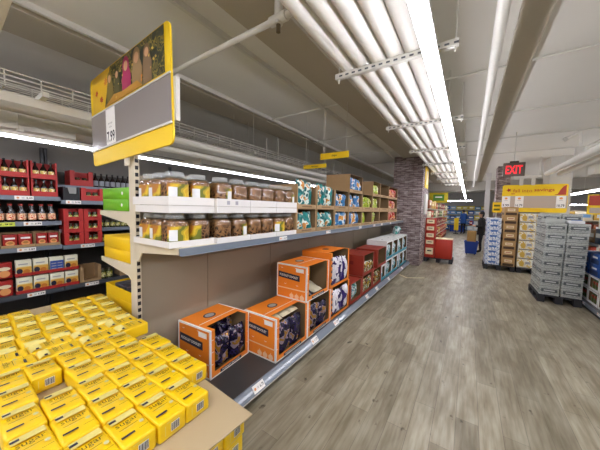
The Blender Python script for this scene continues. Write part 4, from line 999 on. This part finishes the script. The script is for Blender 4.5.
def bigjar():
    o = thing('pickle_jar', '', 'jar', (0, 0, 0), 0, 'dark jars in white cases')
    MB().lathe([(.042, 0), (.048, .01), (.048, .12), (.04, .14)], OLIVE, 14).build('glass', o); MB().lathe([(.042, .14), (.043, .158), (.038, .16)], mat('lid_green', '#3f5a34', .4), 14).build('lid', o); return o
repeat(bigjar(), sp)
BLUC = mat('case_blue', '#1f4f9c', .5); BLUD = mat('case_blue_dark', '#17305f', .5)
for tr in range(2):
    for k in range(3):
        o = thing('blue_case', 'blue carton on the right-hand white cases, %s tier, %s from the near end' % (('lower', 'upper')[tr], ORD[k]), 'case', (RX+.06, 5.55+.42*k, .58+.185*tr), 0, 'blue cartons on the right')
        MB().bbox(0, 0, 0, .3, .40, .18, BLUC, .005, 1).rect(.3, .07, (-.0012, .2, .06), nY, Z, BLUD).rect(.2, .03, (-.002, .2, .13), nY, Z, PAPER).build('carton', o)
gc = ['#8a6a45', '#c9c4b8', '#4a5a3a', '#7a3a2a', '#d9cfae', '#39506e']
for s_, z in enumerate((1.101,)):
    for k in range(7):
        h = .2+.05*((k*7+s_*3) % 4)/3
        o = thing('grocery_box', 'grocery box on the top of the right-hand shelving, %s from the near end' % ORD[k], 'box', (RX+.16, 4.9+.29*k, z), 0, 'grocery boxes on the right-hand shelving')
        MB().bbox(0, 0, 0, .25, .26, h, mat('grocery%d' % ((k+2*s_) % 6), gc[(k+2*s_) % 6], .55), .004, 1).rect(.2, h*.3, (-.0012, .13, h*.55), nY, Z, PAPER).build('carton', o)
# pipes at right
for i, (x, z) in enumerate(((1.57, 2.60), (1.80, 2.575))):
    tag(MB().cyl((x, 3.2, z), (x, 8.75, z), .055, PIPEM, 14).build('ceiling_pipe'), ('left one of the two thick white pipes at the upper right', 'right one of the two thick white pipes at the upper right')[i], 'pipe', 'thick pipes at the upper right')
t = thing('bent_pipe', 'thin white pipe bent downwards beside the thick right-hand pipes', 'pipe')
MB().path([(1.486, 7, 3.05), (1.676, 7, 3.16), (1.702, 7, 2.82), (1.95, 7, 2.97), (3.2, 7.0, 3.15)], .026, PIPEM).build('pipe', t)
MB().bbox(1.62, 6.95, 2.70, 1.74, 7.05, 2.88, STEELW, .01).build('valve_box', t)
b = MB().cyl((1.46, 7, 3.03), (1.50, 7, 3.06), .04, STEELW, 10); b.build('end_cap', t)
tag(MB().box(1.95, 7.2, 2.38, 2.6, 7.5, 2.56, DUCTM).box(2.25, 7.34, 2.56, 2.29, 7.38, HC, DUCTM).build('junction_box'), 'pale box unit hung under the ceiling beside the banner', 'box')

# ------------------------------------------------------------------ behind the pillar: red stack and far shelving
pallet('dark pallet under the red cartons beyond the stone pillar', -1.13, 8.9, -.34, 9.5)
LCRE = mat('label_cream', '#e6d9b0', .6)
for L_ in range(5):
    h = [.37, .215, .215, .215, .215][L_]; z = .136+(0 if L_ == 0 else .372+.217*(L_-1))
    o = thing('red_carton', 'red carton with cream label in the narrow stack by the pillar, %s from below' % ORD[L_], 'carton', (-1.12, 8.91, z), 0, 'red cartons by the pillar')
    b = MB().bbox(0, 0, 0, .27, .4, h, mat('stack_red', '#b8321f', .55), .005, 1); b.rect(.21, h*.55, (.135, -.0012, h*.55), X, Z, LCRE); b.rect(.12, h*.1, (.135, -.002, h*.58), X, Z, PRICE); b.build('carton', o)
o = thing('red_carton', 'large plain red carton block standing beside the narrow red stack', 'carton', (-.83, 8.93, .136), 0)
b = MB().bbox(0, 0, 0, .46, .5, .60, mat('stack_red', '#b8321f', .55), .006, 1); b.box(-.002, -.002, .601, .462, .5, .612, LCRE); b.build('carton', o)
t = thing('pillar_sign', 'narrow yellow vertical sign on the side of the stone pillar', 'sign', (-1.139, 8.35, 2.3)); MB().box(0, 0, 0, .02, .6, .62, YEL).rect(.3, .4, (.022, .3, .31), Y, Z, LCRE).build('board', t)
tag(MB().bbox(-1.139, 8.35, 1.5, -1.09, 8.85, 2.12, STEELW, .01).build('wall_cabinet'), 'narrow white cabinet on the side of the stone pillar under the yellow sign', 'cabinet')
t = thing('gondola_shelving', 'far aisle shelving beyond the pillar with red and green groceries', 'shelving unit')
FX = -1.18
MB().box(FX-.62, 10.0, 0, FX-.56, 19.5, 2.0, BEIGE).build('back_panel', t)
for z in (.12, .55, .95, 1.35, 1.7): MB().box(FX-.56, 10.0, z-.03, FX, 19.5, z, CHAR if z < .2 else CREAM).build('base_shelf' if z < .2 else 'shelf', t)
fc = ['#9c2a20', '#b8432a', '#4a6a2a', '#c9a24a', '#7a2a22', '#d9d0b8', '#2f5a34', '#8a4a2a']
rnd = random.Random(21)
for s_, z in enumerate((.121, .551, .951, 1.351, 1.701)):
    for k in range(12):
        h = rnd.uniform(.22, .32); c = rnd.randrange(8) if s_ > 2 else rnd.choice([0, 1, 4, 0, 3])
        o = thing('grocery_carton', 'grocery carton on the far shelving beyond the pillar, %s shelf from below, %s along' % (ORD[s_], ORD[k]), 'carton', (FX-.36, 10.05+.78*k, z), 0, 'cartons on the far shelving')
        MB().bbox(0, 0, 0, .35, .74, h, mat('far%d' % c, fc[c], .55), .004, 1).rect(.4, h*.3, (.3512, .37, h*.55), Y, Z, LCRE).rect(.2, h*.4, (.17, -.0012, h*.5), X, Z, LCRE).build('carton', o)
t = thing('poster_board', 'yellow and green poster board standing above the far left shelving', 'sign', (-1.5, 14.2, 2.02))
b = MB().box(-.2, 0, 0, .62, .02, .50, mat('poster_yellow', '#c9b81e', .5)); b.rect(.48, .3, (.22, -.002, .25), X, Z, mat('poster_green', '#4f8a2a', .5)); b.rect(.3, .05, (.22, -.003, .28), X, Z, PAPER); b.build('board', t)
MB().box(-.26, .021, -.018, -.2, .04, .5, STEELW).build('post', t)
# far end shelving (blue goods)
t = thing('wall_shelving', 'shelving across the far end of the aisle with blue goods', 'shelving unit')
MB().box(-2.2, 25.0, 0, 1.2, 25.05, 2.1, BEIGE).build('back_panel', t)
for z in (.12, .6, 1.0, 1.4, 1.8): MB().box(-2.2, 24.5, z-.03, 1.2, 25.0, z, CHAR if z < .2 else CREAM).build('shelf', t)
bc = ['#2a5fa8', '#6f9cc9', '#dfe6ea', '#2f7fb0', '#8fb0c9', '#c9b83a']
for s_, z in enumerate((.121, .601, 1.001, 1.401, 1.801)):
    for k in range(8):
        h = rnd.uniform(.22, .34); c = rnd.randrange(6)
        o = thing('goods_carton', 'carton at the far end wall, %s shelf from below, %s from the left' % (ORD[s_], ORD[k]), 'carton', (-2.15+.42*k, 24.55, z), 0, 'cartons on the far end shelving')
        MB().bbox(0, 0, 0, .4, .4, h, mat('blue%d' % c, bc[c], .5), .004, 1).rect(.25, h*.35, (.2, -.0012, h*.5), X, Z, PAPER).build('carton', o)
BASK = mat('basket_blue', '#1a3f9a', .45)
def basket(label, loc, w0, w1, d0, d1, h, wheels=False, grp=None, rz=0):
    o = thing('shopping_basket', label, 'basket', loc, rz, grp); t_ = .012; zb = .05 if wheels else 0
    b = MB()
    def ring(w, d, z, ins): return [(-w/2+ins, -d/2+ins, z), (w/2-ins, -d/2+ins, z), (w/2-ins, d/2-ins, z), (-w/2+ins, d/2-ins, z)]
    vs = ring(w0, d0, zb, 0)+ring(w1, d1, zb+h, 0)+ring(w1, d1, zb+h, t_)+ring(w0, d0, zb+t_, t_)
    b.add(vs, [(3,2,1,0), (12,13,14,15)]+[(i+j*4, (i+1) % 4+j*4, (i+1) % 4+j*4+4, i+j*4+4) for j in range(3) for i in range(4)], BASK)
    b.box(-w1/2-.01, -d1/2-.01, zb+h-.03, -w1/2+.005, d1/2+.01, zb+h, BASK).box(w1/2-.005, -d1/2-.01, zb+h-.03, w1/2+.01, d1/2+.01, zb+h, BASK).box(-w1/2, -d1/2-.01, zb+h-.03, w1/2, -d1/2+.005, zb+h, BASK).box(-w1/2, d1/2-.005, zb+h-.03, w1/2, d1/2+.01, zb+h, BASK)
    b.build('tub', o)
    if wheels:
        for sx in (-1, 1):
            for sy in (-1, 1): MB().cyl((sx*w0*.38-.012, sy*d0*.38, .025), (sx*w0*.38+.012, sy*d0*.38, .025), .025, BLACK, 12).box(sx*w0*.38-.008, sy*d0*.38-.008, .025, sx*w0*.38+.008, sy*d0*.38+.008, .052, BLACK).build('wheel', o)
        MB().path([(-.1, d1/2+.02, zb+h-.02), (-.1, d1/2+.12, zb+h+.3), (.1, d1/2+.12, zb+h+.3), (.1, d1/2+.02, zb+h-.02)], .009, BLACK, 8).build('handle', o)
    return o
for k in range(2): basket('blue shopping basket standing at the far end shelves, %s one' % ('left', 'right')[k], (-1.03+.52*k, 24.1, 0), .4, .48, .3, .36, .5, grp='blue baskets at the far end')
basket('blue wheeled basket in front of the shopper in black', (.13, 11.5, 0), .34, .44, .34, .46, .46, True, rz=0)
o = thing('paper_bag', 'brown bulky bag filling the blue wheeled basket', 'bag', (.13, 11.48, .075)); MB().bbox(-.14, -.14, 0, .14, .14, .82, mat('bag_brown', '#a8874f', .8, noise=.15, scale=9, bump=.3), .04, 3).build('bag', o)
tag(MB().box(.52, 12.95, 0, .68, 13.1, HC, mat('door_frame', '#c9c7c2', .5)).build('door_post'), 'white vertical post beside the shopper in black', 'post')

tag(MB().box(-1.36, 6.54, 0, -1.33, 6.60, .006, LCRE).add([(-1.35, 6.55, .001), (-1.15, 6.36, .001), (-1.13, 6.38, .001), (-1.33, 6.57, .001), (-1.35, 6.55, .006), (-1.15, 6.36, .006), (-1.13, 6.38, .006), (-1.33, 6.57, .006)], [(3,2,1,0), (4,5,6,7), (0,1,5,4), (1,2,6,5), (2,3,7,6), (3,0,4,7)], LCRE).add([(-1.15, 6.36, .001), (-.80, 6.62, .001), (-.81, 6.645, .001), (-1.15, 6.39, .001), (-1.15, 6.36, .006), (-.80, 6.62, .006), (-.81, 6.645, .006), (-1.15, 6.39, .006)], [(3,2,1,0), (4,5,6,7), (0,1,5,4), (1,2,6,5), (2,3,7,6), (3,0,4,7)], LCRE).build('plastic_strap'), 'bent pale strap lying on the floor by the base shelf near the pillar', 'strap')
# ------------------------------------------------------------------ people
SKIN = mat('skin', '#c79a7e', .6); HAIR = mat('hair_black', '#15110f', .6); COAT = mat('coat_black', '#1c1b1d', .85); TROU = mat('trousers_dark', '#201f26', .85); SHOE = mat('shoe_dark', '#2a2624', .7); JACK = mat('jacket_blue', '#244f93', .75)
def person(label, loc, rz, coat, trou, hipw=.085, hair_len=.2, sc=1.0, bag=None):
    """faces +x in its own frame; arms bent forward holding something at waist height"""
    o = thing('person', label, 'person', loc, rz)
    V = []; Ed = []; R = []
    def v(x, y, z, r, par=None):
        V.append((x*sc, y*sc, z*sc)); R.append(r*sc)
        if par is not None: Ed.append((par, len(V)-1))
        return len(V)-1
    pel = v(0, 0, .90, .13); sp = v(-.005, 0, 1.05, .125, pel); ch = v(0, 0, 1.25, .14, sp); nb = v(.0, 0, 1.40, .07, ch); nk = v(.02, 0, 1.46, .052, nb)
    hd = v(.045, 0, 1.53, .078, nk); ht = v(.04, 0, 1.60, .085, hd); hp = v(.02, 0, 1.66, .06, ht)
    v(.12, 0, 1.555, .016, hd)
    for s in (-1, 1):
        hip = v(0, s*hipw, .84, .095, pel); kn = v(.02, s*(hipw+.005), .47, .062, hip); an = v(-.01, s*(hipw+.005), .09, .043, kn); v(.13, s*(hipw+.02), .035, .036, an)
        sh = v(0, s*.17, 1.345, .065, ch); el = v(-.03, s*.22, 1.07, .048, sh); wr = v(.20, s*.15, 1.08, .032, el); pm = v(.26, s*.12, 1.09, .03, wr)
        for j, (dy, ln) in enumerate(((-.024, .055), (-.008, .065), (.008, .06), (.024, .048))):
            a = v(.29, s*.115+dy, 1.095, .010, pm); b_ = v(.29+ln*.6, s*.10+dy*.9, 1.098, .009, a); v(.29+ln*.8, s*.08+dy*.9, 1.08, .008, b_)
        tb = v(.265, s*.085, 1.115, .011, pm); v(.30, s*.07, 1.12, .009, tb)
    me = bpy.data.meshes.new('body'); me.from_pydata(V, Ed, [])
    ob = bpy.data.objects.new('body', me); COL.objects.link(ob)
    md = ob.modifiers.new('s', 'SKIN'); ob.modifiers.new('ss', 'SUBSURF').levels = 2
    for i, sv in enumerate(me.skin_vertices[0].data): sv.radius = (R[i], R[i]); sv.use_root = (i == 0)
    bpy.context.view_layer.update()
    nm = bpy.data.meshes.new_from_object(ob.evaluated_get(bpy.context.evaluated_depsgraph_get())); bpy.data.objects.remove(ob)
    for m in (SKIN, coat, trou, SHOE): nm.materials.append(m)
    for p in nm.polygons:
        c = p.center/sc; p.use_smooth = True
        k = 1
        if c.z > 1.435: k = 0
        elif c.x > .2 and c.z > 1.02: k = 0
        elif c.z < .09: k = 3
        elif c.z < .86 and not (c.x > .15): k = 2
        p.material_index = k
    nm.name = 'body'; bd = bpy.data.objects.new('body', nm); COL.objects.link(bd); bd.parent = o
    # coat skirt
    MB().lathe([(.175*sc, .74*sc), (.165*sc, .9*sc), (.15*sc, 1.06*sc), (.168*sc, 1.25*sc), (.15*sc, 1.36*sc), (.07*sc, 1.43*sc)], coat, 20).xf(Matrix.Diagonal((.82, 1.12, 1, 1))).build('coat', o)
    # hair: shell over crown and back
    bm = bmesh.new(); bmesh.ops.create_uvsphere(bm, u_segments=20, v_segments=14, radius=1)
    dl = [x for x in bm.verts if (x.co.z < -.25 and x.co.x > -.15) or (x.co.x > .62 and x.co.z < .55)]
    bmesh.ops.delete(bm, geom=dl, context='VERTS')
    for x in bm.verts:
        z = x.co.z; x.co = Vector((.03+x.co.x*.105-.01, x.co.y*.10, 1.60+(z*.105 if z > -.25 else z*(.105+hair_len*.8))))*sc
    bmesh.ops.solidify(bm, geom=bm.faces[:], thickness=.012)
    bm.verts.index_update(); b = MB().add([x.co.copy() for x in bm.verts], [[x.index for x in f.verts] for f in bm.faces], HAIR, True); bm.free(); b.build('hair', o)
    b = MB()
    for s in (-1, 1): b.ell(.012, .006, (.128*sc, s*.03*sc, 1.585*sc), Y, Z, BLACK, n=10)
    b.ell(.02, .006, (.124*sc, 0, 1.52*sc), Y, Z, mat('lips', '#9a5a50', .6), n=10)
    for k, s in enumerate((-1, 1)): pass
    b.build('face', o)
    return o
person('person in a long black coat looking down, standing by the blue wheeled basket', (.44, 12.2, 0), pi, COAT, TROU, hair_len=.12, sc=.97)
o = thing('red_pack', 'red pack held in both hands by the shopper in black', 'pack', (.44-.35, 12.2, 1.085)); MB().bbox(-.05, -.045, 0, .05, .045, .16, mat('pack_red', '#a3201c', .4), .008).rect(.06, .05, (0, -.0462, .08), X, Z, PAPER).build('pack', o)
person('person in a blue jacket and dark trousers standing at the far end of the aisle', (-.30, 21.8, 0), pi/2+.5, JACK, TROU, hair_len=.02, sc=1.05)
o = thing('yellow_trolley', 'yellow upright display post beside the person in blue', 'stand', (-.72, 21.6, 0)); MB().box(-.14, -.01, .25, .14, .01, 1.15, YEL).build('panel', o); MB().box(-.15, -.15, 0, .15, .15, .04, BLACK).box(-.02, -.02, .04, .02, .02, .3, BLACK).build('base', o)
# far right cross shelving
t = thing('gondola_shelving', 'shelving across the back on the right with mixed colourful goods', 'shelving unit')
MB().box(2.7, 13.5, 0, 8.2, 13.56, 1.75, BEIGE).build('back_panel', t)
for z in (.12, .6, 1.0, 1.4): MB().box(2.7, 13.0, z-.03, 8.2, 13.5, z, CREAM).build('shelf', t)
for s_, z in enumerate((.121, .601, 1.001, 1.401)):
    for k in range(12):
        h = rnd.uniform(.22, .33); c = rnd.randrange(8)
        o = thing('grocery_carton', 'carton on the shelving across the back right, %s shelf from below, %s from the left' % (ORD[s_], ORD[k]), 'carton', (2.75+.45*k, 13.05, z), 0, 'cartons on the back right shelving')
        MB().bbox(0, 0, 0, .42, .4, h, mat('far%d' % c, fc[c], .55), .004, 1).rect(.3, h*.4, (.21, -.0012, h*.5), X, Z, mat('blue%d' % (k % 6), bc[k % 6], .5)).build('carton', o)

# ------------------------------------------------------------------ world, view
w = bpy.data.worlds.new('world'); S.world = w; w.use_nodes = True
w.node_tree.nodes['Background'].inputs[0].default_value = (.9, .95, 1, 1); w.node_tree.nodes['Background'].inputs[1].default_value = .2
S.view_settings.view_transform = 'Standard'; S.view_settings.look = 'None'; S.view_settings.gamma = 1; S.view_settings.use_curve_mapping = False
S.view_settings.exposure = -0.08
S.cycles.diffuse_bounces = 8; S.cycles.max_bounces = 14; S.cycles.transparent_max_bounces = 16
